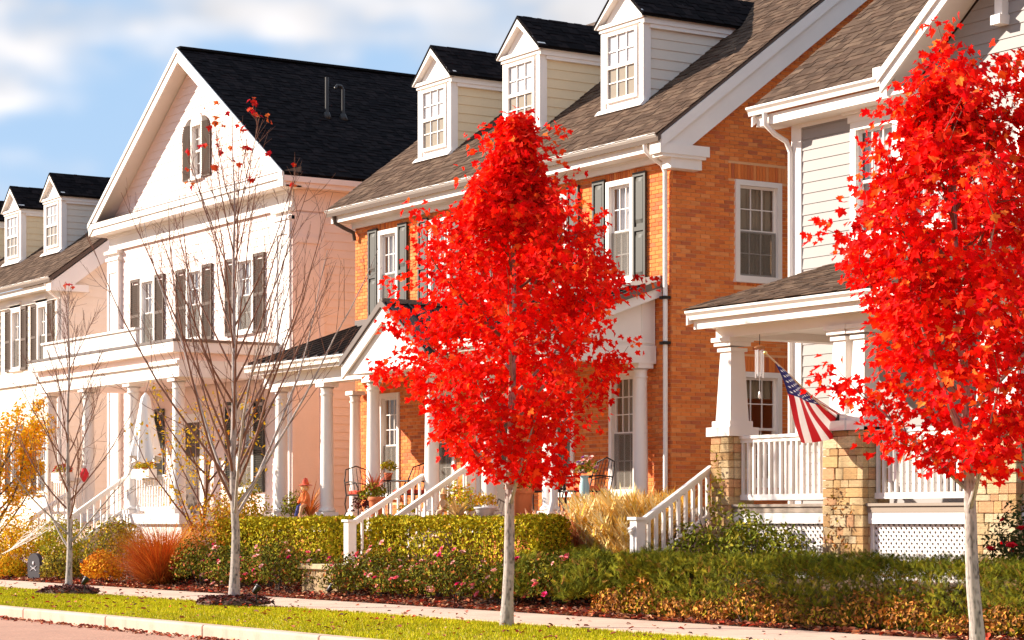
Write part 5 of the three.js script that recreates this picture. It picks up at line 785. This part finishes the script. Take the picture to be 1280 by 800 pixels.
function litter(label, n, where, cols, seed, size) { const r = rng(seed), list = [], o = thing('fallen_leaves', label, 'fallen leaves', 0, 0, 0, null, 'stuff'); for (let k = 0; k < n; k++) { const p = where(r); list.push({ m: leafAt(p, V3(0, 1, 0).addScaledVector(rv(r), 0.45), size * (0.6 + 0.8 * r()), r() * 6.283, V3(1, 0, 0.2)), c: pick(r, cols) }); } stuffInst(o, 'leaves', litterLeaf, leafMat, list); }
const LIT = C([0.42, 0.13, 0.06, 4], [0.30, 0.08, 0.05, 4], [0.60, 0.30, 0.16, 3], [0.5, 0.06, 0.03, 2], [0.16, 0.07, 0.05, 3]);
litter('fallen red and brown leaves along the planting bed edge', 14000, r => { const b = 17.44 + 2.2 * r() * r(); return V3(-(15 + 37 * r()), bedY(b) + 0.015 + 0.03 * r(), -b); }, LIT, 611, 0.075);
litter('fallen leaves scattered over the lawn and sidewalk', 700, r => { const b = 12.4 + 4.6 * r(), a = 15 + 35 * r(); return V3(-a, (b < 15.85 ? vergeY(a, b) + 0.045 : 0.008), -b); }, LIT, 612, 0.06);
litter('dry leaves gathered in the street gutter', 1500, r => { const b = 12.05 - 0.3 * Math.pow(r(), 3), a = 16 + 30 * r(); return V3(-a, -0.143 + 0.01 * r(), -b); }, LIT, 613, 0.055);
for (const [a, y, s, tree] of [[31.1, 0.05, 0.55, 'bare maple with upswept branches'], [37.6, 0.03, 0.5, 'slim bare maple']]) {
  const T = thing('mulch_ring', 'mound of dark mulch and leaves round the ' + tree, 'mulch', -a, y, -15.1); const g = new THREE.SphereGeometry(1, 28, 10, 0, 6.283, 0, Math.PI / 2).scale(s, 0.1, s).translate(-a, y - 0.01, -15.1), p = g.attributes.position; for (let i = 0; i < p.count; i++) p.setY(i, p.getY(i) + 0.03 * (fbm3(p.getX(i) * 9, 1, p.getZ(i) * 9, 3) - 0.5)); g.computeVertexNormals(); P(T, 'mound', g, matSoil);
  const r = rng(620 + a), list = []; for (let k = 0; k < 420; k++) { const an = r() * 6.283, d = Math.sqrt(r()) * s * 1.05; list.push({ m: leafAt(V3(-a + Math.cos(an) * d, y + 0.10 * Math.sqrt(Math.max(0, 1 - d * d / s / s)) + 0.012, -15.1 + Math.sin(an) * d), V3(0, 1, 0).addScaledVector(rv(r), 0.6), 0.05 + 0.04 * r(), r() * 6, V3(1, 0, 0)), c: pick(r, C([0.16, 0.06, 0.05, 4], [0.34, 0.1, 0.08, 3], [0.08, 0.035, 0.03, 4])) }); } stuffInst(T, 'leaves', litterLeaf, leafMat, list);
}

// ---------------------------------------------------------------- flag on the grey house's pier column
{
  const cv = document.createElement('canvas'); cv.width = 760; cv.height = 400; const g = cv.getContext('2d');
  for (let i = 0; i < 13; i++) { g.fillStyle = i % 2 ? '#fdf3ee' : '#c4101c'; g.fillRect(0, i * 400 / 13, 760, 400 / 13 + 1); }
  g.fillStyle = '#2a2560'; g.fillRect(0, 0, 304, 400 * 7 / 13); g.fillStyle = '#fdf6f2';
  const star = (x, y, q) => { g.beginPath(); for (let k = 0; k < 10; k++) { const an = -Math.PI / 2 + k * Math.PI / 5, rr = k % 2 ? q * 0.4 : q; g.lineTo(x + Math.cos(an) * rr, y + Math.sin(an) * rr); } g.closePath(); g.fill(); };
  for (let j = 0; j < 9; j++) for (let i = 0; i < (j % 2 ? 5 : 6); i++) star((j % 2 ? 50.6 : 25.3) + i * 50.6, 21.5 + j * 21.5, 12);
  const t = new THREE.CanvasTexture(cv); t.colorSpace = THREE.SRGBColorSpace;
  const tip = V3(-23.6, 3.50, -19.18), foot = V3(-23.6, 2.66, -20.4), T = thing('flag', 'striped flag with a starred blue corner on the stone pier column', 'flag', -23.6, 2.66, -20.45);
  P(T, 'pole', rod(foot, tip, 0.013, 8), M(lin(0.75, 0.5, 0.3), 0.5)); P(T, 'finial', new THREE.SphereGeometry(0.028, 10, 8).translate(tip.x, tip.y, tip.z), M(lin(0.8, 0.55, 0.2), 0.3, { metalness: 0.8 }));
  P(T, 'bracket', [AB(23.54, 23.66, 20.38, 20.5, 2.60, 2.72)], MAT.iron);
  const along_ = foot.clone().sub(tip).normalize(), H0 = tip.clone().addScaledVector(along_, 0.17), L = 0.98, F = 1.12, nu = 44, nv = 30, pos = [], uv = [], idx = [];
  for (let j = 0; j <= nv; j++) for (let i = 0; i <= nu; i++) { const f = i / nu, h = j / nv; // f along the fly, h from the tip down the hoist
    const p = H0.clone().addScaledVector(along_, h * L).add(V3(0.07 * Math.sin(h * 9 + f * 2.4) * Math.sqrt(f) + 0.05 * Math.sin(h * 17 - f * 3) * f, -F * f * (0.86 + 0.1 * Math.cos(h * 5)) * lerp(1.0, 0.62, h), -(0.56 + 1.1 * h) * f * (1 - 0.2 * f) - 0.03 * Math.sin(f * 6 + h * 4))); pos.push(p.x, p.y, p.z); uv.push(f, 1 - h); }
  for (let j = 0; j < nv; j++) for (let i = 0; i < nu; i++) { const a = j * (nu + 1) + i, b = a + 1, c = a + nu + 1, d = c + 1; idx.push(a, b, c, b, d, c); }
  const fg = new THREE.BufferGeometry(); fg.setAttribute('position', new THREE.Float32BufferAttribute(pos, 3)); fg.setAttribute('uv', new THREE.Float32BufferAttribute(uv, 2)); fg.setIndex(idx); fg.computeVertexNormals();
  P(T, 'cloth', fg, new THREE.MeshPhysicalMaterial({ map: t, roughness: 0.8, transmission: 0.2, thickness: 0, side: THREE.DoubleSide }), true);
}
// wind chime under the porch eave
{
  const a = 25.35, b = 20.5, T = thing('wind_chime', 'wind chime with pale tubes hanging from the grey house porch', 'wind chime', -a, 3.2, -b), pale = M(lin(0.8, 0.74, 0.68), 0.3, { metalness: 0.6 });
  P(T, 'cord', rod(V3(-a, 3.92, -b), V3(-a, 3.74, -b), 0.006, 4), MAT.iron); P(T, 'top_disc', lathe([[0, 0], [0.075, 0], [0.08, 0.02], [0.03, 0.04], [0, 0.04]], -a, 3.72, -b, 14), M(lin(0.5, 0.2, 0.07), 0.6));
  for (let k = 0; k < 6; k++) { const x = -a + 0.055 * Math.cos(k * 1.047), z = -b + 0.055 * Math.sin(k * 1.047); P(T, 'tube', rod(V3(x, 3.70, z), V3(x, 3.36 - 0.03 * (k % 3), z), 0.011, 8), pale); }
  P(T, 'clapper', [rod(V3(-a, 3.7, -b), V3(-a, 3.12, -b), 0.004, 4), lathe([[0, 0], [0.025, 0.03], [0.015, 0.1], [0, 0.12]], -a, 3.0, -b, 8)], pale);
}
// ---------------------------------------------------------------- pots, furniture and autumn figures on the brick house's porch
const D0 = 1.35;
function pot(T, a, b, y, r, h, mat) { return P(T, 'pot', lathe([[0, 0], [r * 0.72, 0], [r * 0.95, h * 0.82], [r * 1.06, h * 0.82], [r * 1.06, h], [r * 0.92, h], [r * 0.88, h * 0.86], [0, h * 0.86]], -a, y, -b, 22), mat); }
function strapLeaves(T, c, n, L, cols, seed, wide = 0.02) { const r = rng(seed), list = []; for (let k = 0; k < n; k++) list.push({ m: new THREE.Matrix4().makeRotationY(r() * 6.283).multiply(new THREE.Matrix4().makeRotationX(0.1 + 0.75 * r())).scale(V3(wide / 0.007, L * (0.7 + 0.5 * r()), L)).setPosition(c), c: pick(r, cols) }); stuffInst(T, 'strap_leaves', tallBlade, leafMat, list); }
{
  const T = thing('potted_plant', 'terracotta pot with spiky red cordyline and trailing green leaves', 'potted plant', -36.35, D0, -20.52); pot(T, 36.3, 20.5, D0, 0.17, 0.36, MAT.terracotta);
  strapLeaves(T, V3(-36.45, D0 + 0.4, -20.52), 34, 0.72, C([0.55, 0.10, 0.06, 4], [0.4, 0.07, 0.05, 3], [0.7, 0.25, 0.1, 1]), 701);
  mound(T, V3(-36.5, D0 + 0.40, -20.52), 0.3, 0.22, 0.24, 420, 0.06, GREENS, 702); mound(T, V3(-36.85, D0 + 0.2, -20.5), 0.2, 0.24, 0.18, 300, 0.06, C([0.16, 0.03, 0.03, 4], [0.1, 0.06, 0.02, 2]), 703);
}
{
  const T = thing('potted_plant', 'wide terracotta pot with leafy autumn plant beside the corner column', 'potted plant', -31.55, D0, -20.5); pot(T, 31.55, 20.5, D0, 0.22, 0.46, MAT.terracotta);
  mound(T, V3(-31.55, D0 + 0.5, -20.5), 0.3, 0.2, 0.26, 420, 0.06, C([0.2, 0.16, 0.02, 4], [0.5, 0.1, 0.03, 3]), 705); strapLeaves(T, V3(-31.55, D0 + 0.45, -20.5), 26, 0.42, C([0.6, 0.4, 0.1, 3], [0.5, 0.2, 0.05, 3]), 706);
}
{
  const T = thing('potted_plant', 'white pot of yellow green flowers on the brick house steps', 'potted plant', -34.72, 1.18, -20.25); pot(T, 34.72, 20.22, 1.18, 0.13, 0.24, MAT.white);
  const sk = mound(T, V3(-34.72, 1.46, -20.22), 0.19, 0.11, 0.17, 260, 0.045, HEDGE, 708); blossoms(T, sk, 10, ['yellow'], 0.03, 709, 'blossom', daisyGeo);
}
{
  const T = thing('potted_plant', 'stone bowl of yellow green foliage at the foot of a porch column', 'potted plant', -32.55, D0, -20.45); pot(T, 32.55, 20.45, D0, 0.18, 0.16, MAT.white); mound(T, V3(-32.55, D0 + 0.24, -20.45), 0.22, 0.15, 0.18, 300, 0.05, YELLOWS, 710);
}
{
  const T = thing('chrysanthemum_bush', 'yellow green flowering bush with orange leaves on the porch edge', 'plant', -33.3, D0 - 0.1, -20.42); const sk = mound(T, V3(-33.35, D0 + 0.22, -20.42), 0.42, 0.36, 0.28, 900, 0.055, C([0.62, 0.52, 0.02, 4], [0.45, 0.4, 0.02, 3], [0.7, 0.25, 0.03, 1.5]), 712); blossoms(T, sk, 22, ['yellow', 'orange'], 0.04, 713, 'blossom', daisyGeo); stems(T, V3(-33.35, D0 - 0.1, -20.42), 0.4, 0.8, 5, 714);
}
function strawDoll(label, a, b, y, h, body, leg1, leg2, hat, seed) { // seated harvest doll: straw hair, soft limbs, hat
  const T = thing('harvest_doll', label, 'doll', -a, y, -b), r = rng(seed), c = V3(-a, y, -b), at = (x, yy, z) => c.clone().add(V3(x * h, yy * h, z * h)), cl = k => M(lin(...k), 0.95, { map: paintTex });
  P(T, 'torso', tube([at(0, 0.28, 0), at(0, 0.42, 0), at(0, 0.58, 0.01), at(0, 0.68, 0.01)], [0.11 * h, 0.14 * h, 0.12 * h, 0.05 * h], 12), cl(body)); P(T, 'head', new THREE.SphereGeometry(0.11 * h, 16, 12).scale(1, 1.1, 1).translate(c.x, c.y + 0.78 * h, c.z + 0.01), cl([0.82, 0.55, 0.32]));
  for (const [s, k] of [[-1, leg1], [1, leg2]]) P(T, 'leg', tube([at(0.06 * s, 0.32, 0.02), at(0.10 * s, 0.26, 0.16), at(0.12 * s, 0.05, 0.22), at(0.12 * s, -0.12, 0.2)], [0.06 * h, 0.055 * h, 0.045 * h, 0.04 * h], 8), cl(k));
  for (const s of [-1, 1]) P(T, 'arm', tube([at(0.11 * s, 0.62, 0.01), at(0.19 * s, 0.48, 0.06), at(0.16 * s, 0.36, 0.14)], [0.045 * h, 0.04 * h, 0.03 * h], 8), cl(body));
  P(T, 'hat', lathe([[0.0, 0.2], [0.05, 0.18], [0.09, 0.05], [0.1, 0.02], [0.19, 0.0], [0.19, -0.01], [0.0, 0.0]].map(([x, yy]) => [x * h, yy * h]), c.x, c.y + 0.84 * h, c.z, 16), cl(hat));
  const list = []; for (let k = 0; k < 130; k++) { const s = r() < 0.5 ? -1 : 1; list.push({ m: new THREE.Matrix4().makeRotationY(r() * 6.283).multiply(new THREE.Matrix4().makeRotationX(0.4 + 2.1 * r())).scale(V3(1.2, 0.24 * h, 0.2 * h)).setPosition(at(s * 0.05, 0.82, 0)), c: pick(r, C([0.85, 0.40, 0.06, 3], [0.8, 0.2, 0.04, 2])) }); } stuffInst(T, 'straw_hair', tallBlade, leafMat, list); return T;
}
strawDoll('harvest doll with orange straw hair and blue trousers on the porch edge', 38.95, 20.42, D0, 0.72, [0.8, 0.22, 0.06], [0.08, 0.09, 0.3], [0.75, 0.4, 0.2], [0.6, 0.08, 0.04], 721);
strawDoll('small tan harvest doll in front of the yellow porch bush', 33.45, 20.18, D0 - 0.05, 0.52, [0.8, 0.45, 0.25], [0.8, 0.6, 0.4], [0.75, 0.3, 0.15], [0.8, 0.5, 0.25], 722);
{ const T = thing('corn_bundle', 'tied bundle of pale corn husks leaning beside the small tan doll', 'corn bundle', -33.05, D0 - 0.05, -20.2); strapLeaves(T, V3(-33.05, D0 - 0.05, -20.2), 60, 0.5, C([0.82, 0.66, 0.4, 4], [0.75, 0.52, 0.25, 3]), 724, 0.03); P(T, 'tie', new THREE.TorusGeometry(0.07, 0.015, 6, 16).rotateX(Math.PI / 2).translate(-33.05, D0 + 0.18, -20.16), M(lin(0.5, 0.2, 0.06), 0.9)); }
{ const T = thing('leafy_planter', 'round olive plant beside the harvest doll on the porch', 'plant', -39.4, D0 - 0.1, -20.45); mound(T, V3(-39.45, D0 + 0.15, -20.45), 0.34, 0.34, 0.25, 700, 0.055, GREENS, 726); stems(T, V3(-39.45, D0 - 0.1, -20.45), 0.35, 0.7, 5, 727); strapLeaves(T, V3(-39.1, D0, -20.6), 40, 0.8, C([0.75, 0.3, 0.08, 3], [0.6, 0.14, 0.05, 3]), 728); }
// wrought iron furniture: curved tube frames, cushions
function ironChair(label, a, b, turn, cushion, group) { // faces +z before turning
  const T = thing('iron_chair', label, 'chair', -a, D0, -b, group), R4 = new THREE.Matrix4().makeRotationY(turn).setPosition(-a, D0, -b), p = (x, y, z) => V3(x, y, z).applyMatrix4(R4), W = 0.28, t = (pts, r = 0.013) => tube(pts.map(q => p(...q)), pts.map(() => r), 6);
  P(T, 'seat_frame', [t([[-W, 0.42, 0.27], [W, 0.42, 0.27], [W, 0.42, -0.27], [-W, 0.42, -0.27], [-W, 0.42, 0.27]]), ...[-0.18, -0.09, 0, 0.09, 0.18].map(x => t([[x, 0.42, 0.27], [x, 0.42, -0.27]], 0.006))], MAT.iron);
  for (const [x, z] of [[-W, 0.27], [W, 0.27], [-W, -0.27], [W, -0.27]]) P(T, 'leg', t([[x, 0.42, z], [x * 1.05, 0.25, z * 1.12], [x * 0.98, 0.1, z * 1.02], [x * 1.08, 0.0, z * 1.2]]), MAT.iron);
  P(T, 'backrest', [t([[-W, 0.42, -0.27], [-W * 1.02, 0.7, -0.34], [-W * 0.8, 0.92, -0.41], [0, 0.99, -0.43], [W * 0.8, 0.92, -0.41], [W * 1.02, 0.7, -0.34], [W, 0.42, -0.27]]), ...[-0.16, -0.08, 0, 0.08, 0.16].map(x => t([[x, 0.44, -0.28], [x * 1.2, 0.7, -0.345], [x, 0.95, -0.42]], 0.006)), t([[-W, 0.62, -0.32], [0, 0.66, -0.335], [W, 0.62, -0.32]], 0.008)], MAT.iron);
  for (const s of [-1, 1]) P(T, 'armrest', t([[W * s, 0.66, -0.32], [W * 1.1 * s, 0.68, -0.05], [W * 1.1 * s, 0.66, 0.22], [W * s, 0.55, 0.27], [W * s, 0.42, 0.27]]), MAT.iron);
  if (cushion) P(T, 'cushion', new RoundedBoxGeometry(0.5, 0.08, 0.5, 3, 0.035).translate(0, 0.47, 0).applyMatrix4(R4), cushion);
  return T;
}
const redCloth = M(lin(0.75, 0.07, 0.03), 0.9, { map: boardTex }), orangeCloth = M(lin(0.8, 0.16, 0.05), 0.9, { map: boardTex });
ironChair('black iron armchair with an orange red cushion beside the pale blue vase', 31.45, 21.75, 0.05, orangeCloth); ironChair('black iron armchair with a red cushion turned towards the lantern', 32.35, 21.5, 1.3, redCloth);
ironChair('black iron chair with a red cushion beside the dining table', 37.25, 21.75, -1.5, redCloth); ironChair('black iron chair pushed to the dining table near the porch end', 39.0, 21.75, 1.5, redCloth);
{ const T = thing('round_pillow', 'round red pillow resting on an iron armchair', 'pillow', -32.38, D0 + 0.52, -21.6); P(T, 'pillow', new THREE.SphereGeometry(0.2, 20, 12).scale(1, 1, 0.4).rotateX(-0.3).rotateY(1.3).translate(-32.38, D0 + 0.72, -21.52), redCloth); P(T, 'button', new THREE.SphereGeometry(0.03, 8, 6).translate(-32.30, D0 + 0.73, -21.5), orangeCloth); }
function ironTable(label, a, b, r, h) { const T = thing('iron_table', label, 'table', -a, D0, -b); P(T, 'tabletop', lathe([[0, h - 0.03], [r, h - 0.03], [r + 0.01, h - 0.015], [r, h], [0, h]], -a, D0, -b, 26), MAT.iron); for (let k = 0; k < 4; k++) { const an = k * Math.PI / 2 + 0.6, q = (d, y) => V3(-a + Math.cos(an) * d, D0 + y, -b + Math.sin(an) * d); P(T, 'leg', tube([q(r * 0.7, h - 0.03), q(r * 0.45, h * 0.6), q(r * 0.35, h * 0.3), q(r * 0.7, 0)], [0.014, 0.014, 0.014, 0.014], 6), MAT.iron); } return T; }
ironTable('black iron dining table on the brick house porch', 38.15, 21.8, 0.45, 0.7); ironTable('small black iron side table holding a lantern', 31.95, 21.55, 0.2, 0.48);
{ const T = thing('lantern', 'small amber glass lantern on the iron side table', 'lantern', -31.95, D0 + 0.48, -21.55); P(T, 'glass', lathe([[0, 0.02], [0.07, 0.02], [0.075, 0.14], [0.06, 0.17], [0, 0.17]], -31.95, D0 + 0.48, -21.55, 14), M(lin(0.85, 0.5, 0.08), 0.25)); P(T, 'cap', lathe([[0.08, 0.16], [0.085, 0.18], [0.03, 0.24], [0, 0.25]], -31.95, D0 + 0.48, -21.55, 14), MAT.iron); P(T, 'handle', new THREE.TorusGeometry(0.06, 0.006, 5, 16).translate(-31.95, D0 + 0.76, -21.55), MAT.iron); }
{ const T = thing('flower_vase', 'tall pale blue vase with white and purple flowers on the porch', 'vase', -31.15, D0, -21.5); P(T, 'vase', lathe([[0, 0], [0.085, 0], [0.09, 0.02], [0.065, 0.06], [0.075, 0.3], [0.085, 0.5], [0.06, 0.62], [0.08, 0.68], [0.065, 0.68], [0, 0.6]], -31.15, D0, -21.5, 20), M(lin(0.42, 0.62, 0.62), 0.35)); const sk = mound(T, V3(-31.15, D0 + 0.78, -21.5), 0.24, 0.2, 0.22, 130, 0.06, GREENS, 731); blossoms(T, sk, 24, ['white', 'white', 'purple', 'pale'], 0.055, 732); }
{ const T = thing('potted_plant', 'small leafy plant standing on the iron dining table', 'potted plant', -38.1, D0 + 0.7, -21.75); pot(T, 38.1, 21.75, D0 + 0.7, 0.08, 0.14, MAT.terracotta); mound(T, V3(-38.1, D0 + 0.93, -21.75), 0.17, 0.14, 0.15, 220, 0.06, HEDGE, 734); }
// ---------------------------------------------------------------- garden pieces
{ // low stone block at the end of the path
  const T = thing('retaining_wall', 'low tan stone retaining block below the box hedge', 'wall', -33.75, 0, -18.1); P(T, 'wall', [AB(33.25, 34.5, 18.02, 18.42, -0.1, 0.47)], M(lin(0.5, 0.34, 0.18), 0.95, { map: stoneTex })); P(T, 'cap', new RoundedBoxGeometry(1.32, 0.09, 0.5, 2, 0.015).translate(-33.875, 0.515, -18.2), M(lin(0.62, 0.45, 0.27), 0.95, { map: stoneTex }));
}
{ const T = thing('gravestone_ornament', 'dark rounded gravestone ornament with a pale skeleton motif in the shrub bed', 'gravestone', -46.05, 0.02, -17.75), pts = [[-0.19, 0], [0.19, 0], [0.2, 0.35]]; for (let k = 1; k < 8; k++) pts.push([0.2 * Math.cos(k * Math.PI / 8), 0.37 + 0.2 * Math.sin(k * Math.PI / 8)]); pts.push([-0.2, 0.35]);
  const g = prismZ(pts, -0.05, 0.05).rotateY(0.3).translate(-46.05, 0.02, -17.75); P(T, 'slab', g, M(lin(0.035, 0.025, 0.03), 0.8)); const pale = M(lin(0.6, 0.55, 0.55), 0.9), R = new THREE.Matrix4().makeRotationY(0.3).setPosition(-46.05, 0.02, -17.75), q = (x, y) => V3(x, y, 0.056).applyMatrix4(R);
  P(T, 'skeleton_motif', [rod(q(-0.1, 0.2), q(0.1, 0.3), 0.008, 5), rod(q(-0.1, 0.3), q(0.1, 0.2), 0.008, 5), new THREE.SphereGeometry(0.035, 10, 8).scale(1, 1.1, 0.4).rotateY(0.3).translate(q(0, 0.36).x, 0.38, q(0, 0.36).z), rod(q(-0.05, 0.25), q(0.06, 0.25), 0.006, 5)], pale); }
function webNet(label, anchors, sag, seed) { // stretched decorative web: spokes from one knot, ring strands between
  const T = thing('cobweb_decoration', label, 'decoration', anchors[0].x, anchors[0].y, anchors[0].z), m = M(lin(0.85, 0.8, 0.76), 0.9), g = [], c = anchors[0], n = anchors.length - 1, r = rng(seed);
  const sp = []; for (let k = 1; k <= n; k++) { const pts = []; for (let i = 0; i <= 8; i++) { const t = i / 8, p = c.clone().lerp(anchors[k], t); p.y -= sag * 4 * t * (1 - t); pts.push(p); } sp.push(pts); g.push(tube(pts, pts.map(() => 0.005), 5)); }
  P(T, 'spokes', g, m, true); const rg = []; for (let i = 1; i <= 8; i++) for (let k = 0; k < n - 1; k++) { const a = sp[k][i], b = sp[k + 1][i], mid = a.clone().lerp(b, 0.5); mid.y -= 0.03; rg.push(tube([a, mid, b], [0.0035, 0.003, 0.0035], 4)); for (let q = 0; q < 3; q++) { const t = r(), e = r(); rg.push(rod(a.clone().lerp(b, t), sp[k][i - 1].clone().lerp(sp[k + 1][i - 1], e), 0.0025, 4)); } } P(T, 'strands', rg, m, true); return T;
}
webNet('white cobweb decoration stretched from the porch down into the orange grass', [V3(-43.0, 0.75, -18.6), V3(-43.9, 1.95, -19.2), V3(-43.6, 2.0, -19.25), V3(-43.2, 2.0, -19.3), V3(-42.8, 1.9, -19.3)], 0.05, 741);
webNet('white cobweb decoration draped over the yellow shrubs', [V3(-47.9, 0.55, -17.7), V3(-47.1, 0.98, -17.9), V3(-46.4, 1.2, -18.0), V3(-45.7, 1.42, -18.1), V3(-45.4, 1.36, -18.2)], 0.06, 742);
{ // white cloth ghost hanging in the pink house's porch
  const T = thing('cloth_ghost', 'white cloth ghost hanging in the pink house porch', 'decoration', -46.2, 2.6, -20.3), pos = [], idx = [], n = 36, m = 14; for (let j = 0; j <= m; j++) for (let i = 0; i < n; i++) { const t = j / m, an = i / n * 6.283, R = (t < 0.22 ? 0.13 * Math.sqrt(Math.max(0.02, 1 - Math.pow(1 - t / 0.22, 2))) : 0.13 + 0.22 * (t - 0.22)) * (1 + (0.28 * t) * Math.sin(an * 7 + t * 2)); pos.push(-46.2 + Math.cos(an) * R, 4.05 - 1.45 * t - 0.08 * t * Math.sin(an * 3), -20.32 + Math.sin(an) * R); }
  for (let j = 0; j < m; j++) for (let i = 0; i < n; i++) { const a = j * n + i, b = j * n + (i + 1) % n, c = a + n, d = b + n; idx.push(a, b, c, b, d, c); } const g = new THREE.BufferGeometry(); g.setAttribute('position', new THREE.Float32BufferAttribute(pos, 3)); g.setIndex(idx); g.computeVertexNormals(); P(T, 'cloth', g, new THREE.MeshPhysicalMaterial({ color: lin(0.85, 0.8, 0.76), roughness: 0.95, side: THREE.DoubleSide }), true); P(T, 'cord', rod(V3(-46.2, 4.05, -20.32), V3(-46.2, 4.4, -20.42), 0.006, 4), MAT.iron); }
function flowerBox(label, a, b, y, w, petals, seed) { const T = thing('flower_box', label, 'flower box', -a, y, -b); P(T, 'box', [AB(a - w / 2, a + w / 2, b - 0.1, b + 0.1, y, y + 0.2)], MAT.white); const sk = mound(T, V3(-a, y + 0.25, -b), w / 2, 0.13, 0.14, 320, 0.05, C([0.6, 0.45, 0.03, 4], [0.3, 0.28, 0.02, 3]), seed); blossoms(T, sk, 22, petals, 0.05, seed + 1); }
flowerBox('white flower box with red and yellow blooms on the pink porch railing', 51.3, 20.45, 2.2, 0.95, ['red', 'red', 'yellow'], 751); flowerBox('white flower box with fading orange foliage on the pink porch railing', 46.6, 20.45, 2.2, 0.95, ['orange', 'yellow'], 753);
{ const T = thing('paper_lantern', 'red hanging paper lantern in the pink house porch', 'lantern', -50.0, 2.3, -20.4); P(T, 'shade', lathe([[0, 0], [0.03, 0.0], [0.1, 0.12], [0.1, 0.2], [0.04, 0.32], [0, 0.32]], -49.85, 2.16, -20.4, 12), M(lin(0.7, 0.02, 0.03), 0.8)); P(T, 'cord', rod(V3(-49.85, 2.48, -20.4), V3(-49.85, 4.34, -20.45), 0.004, 4), MAT.iron); }
function spot(label, a, b, y, turn) { const T = thing('garden_spotlight', label, 'garden light', -a, y, -b, 'garden spotlights'); P(T, 'stake', rod(V3(-a, y - 0.05, -b), V3(-a, y + 0.13, -b), 0.011, 6), MAT.iron); P(T, 'lamp_head', lathe([[0, -0.07], [0.03, -0.07], [0.045, 0.0], [0.055, 0.07], [0.045, 0.065], [0, 0.02]], 0, 0, 0, 12).rotateX(0.7).rotateY(turn).translate(-a, y + 0.17, -b), MAT.iron); P(T, 'visor', new THREE.BoxGeometry(0.09, 0.008, 0.08).rotateX(0.3).rotateY(turn).translate(-a, y + 0.235, -b), MAT.iron); }
spot('black garden spotlight in the mulch by the slim bare maple', 37.0, 15.15, 0.08, 2.5); spot('black garden spotlight in the mulch by the bare maple with upswept branches', 30.55, 15.2, 0.1, 2.6); spot('black garden spotlight beside the path at the stone retaining block', 32.75, 17.62, 0.02, 2.6);

scene.traverse(o => { if (o.isMesh) { o.castShadow = true; o.receiveShadow = true; } });
renderer.render(scene, camera);
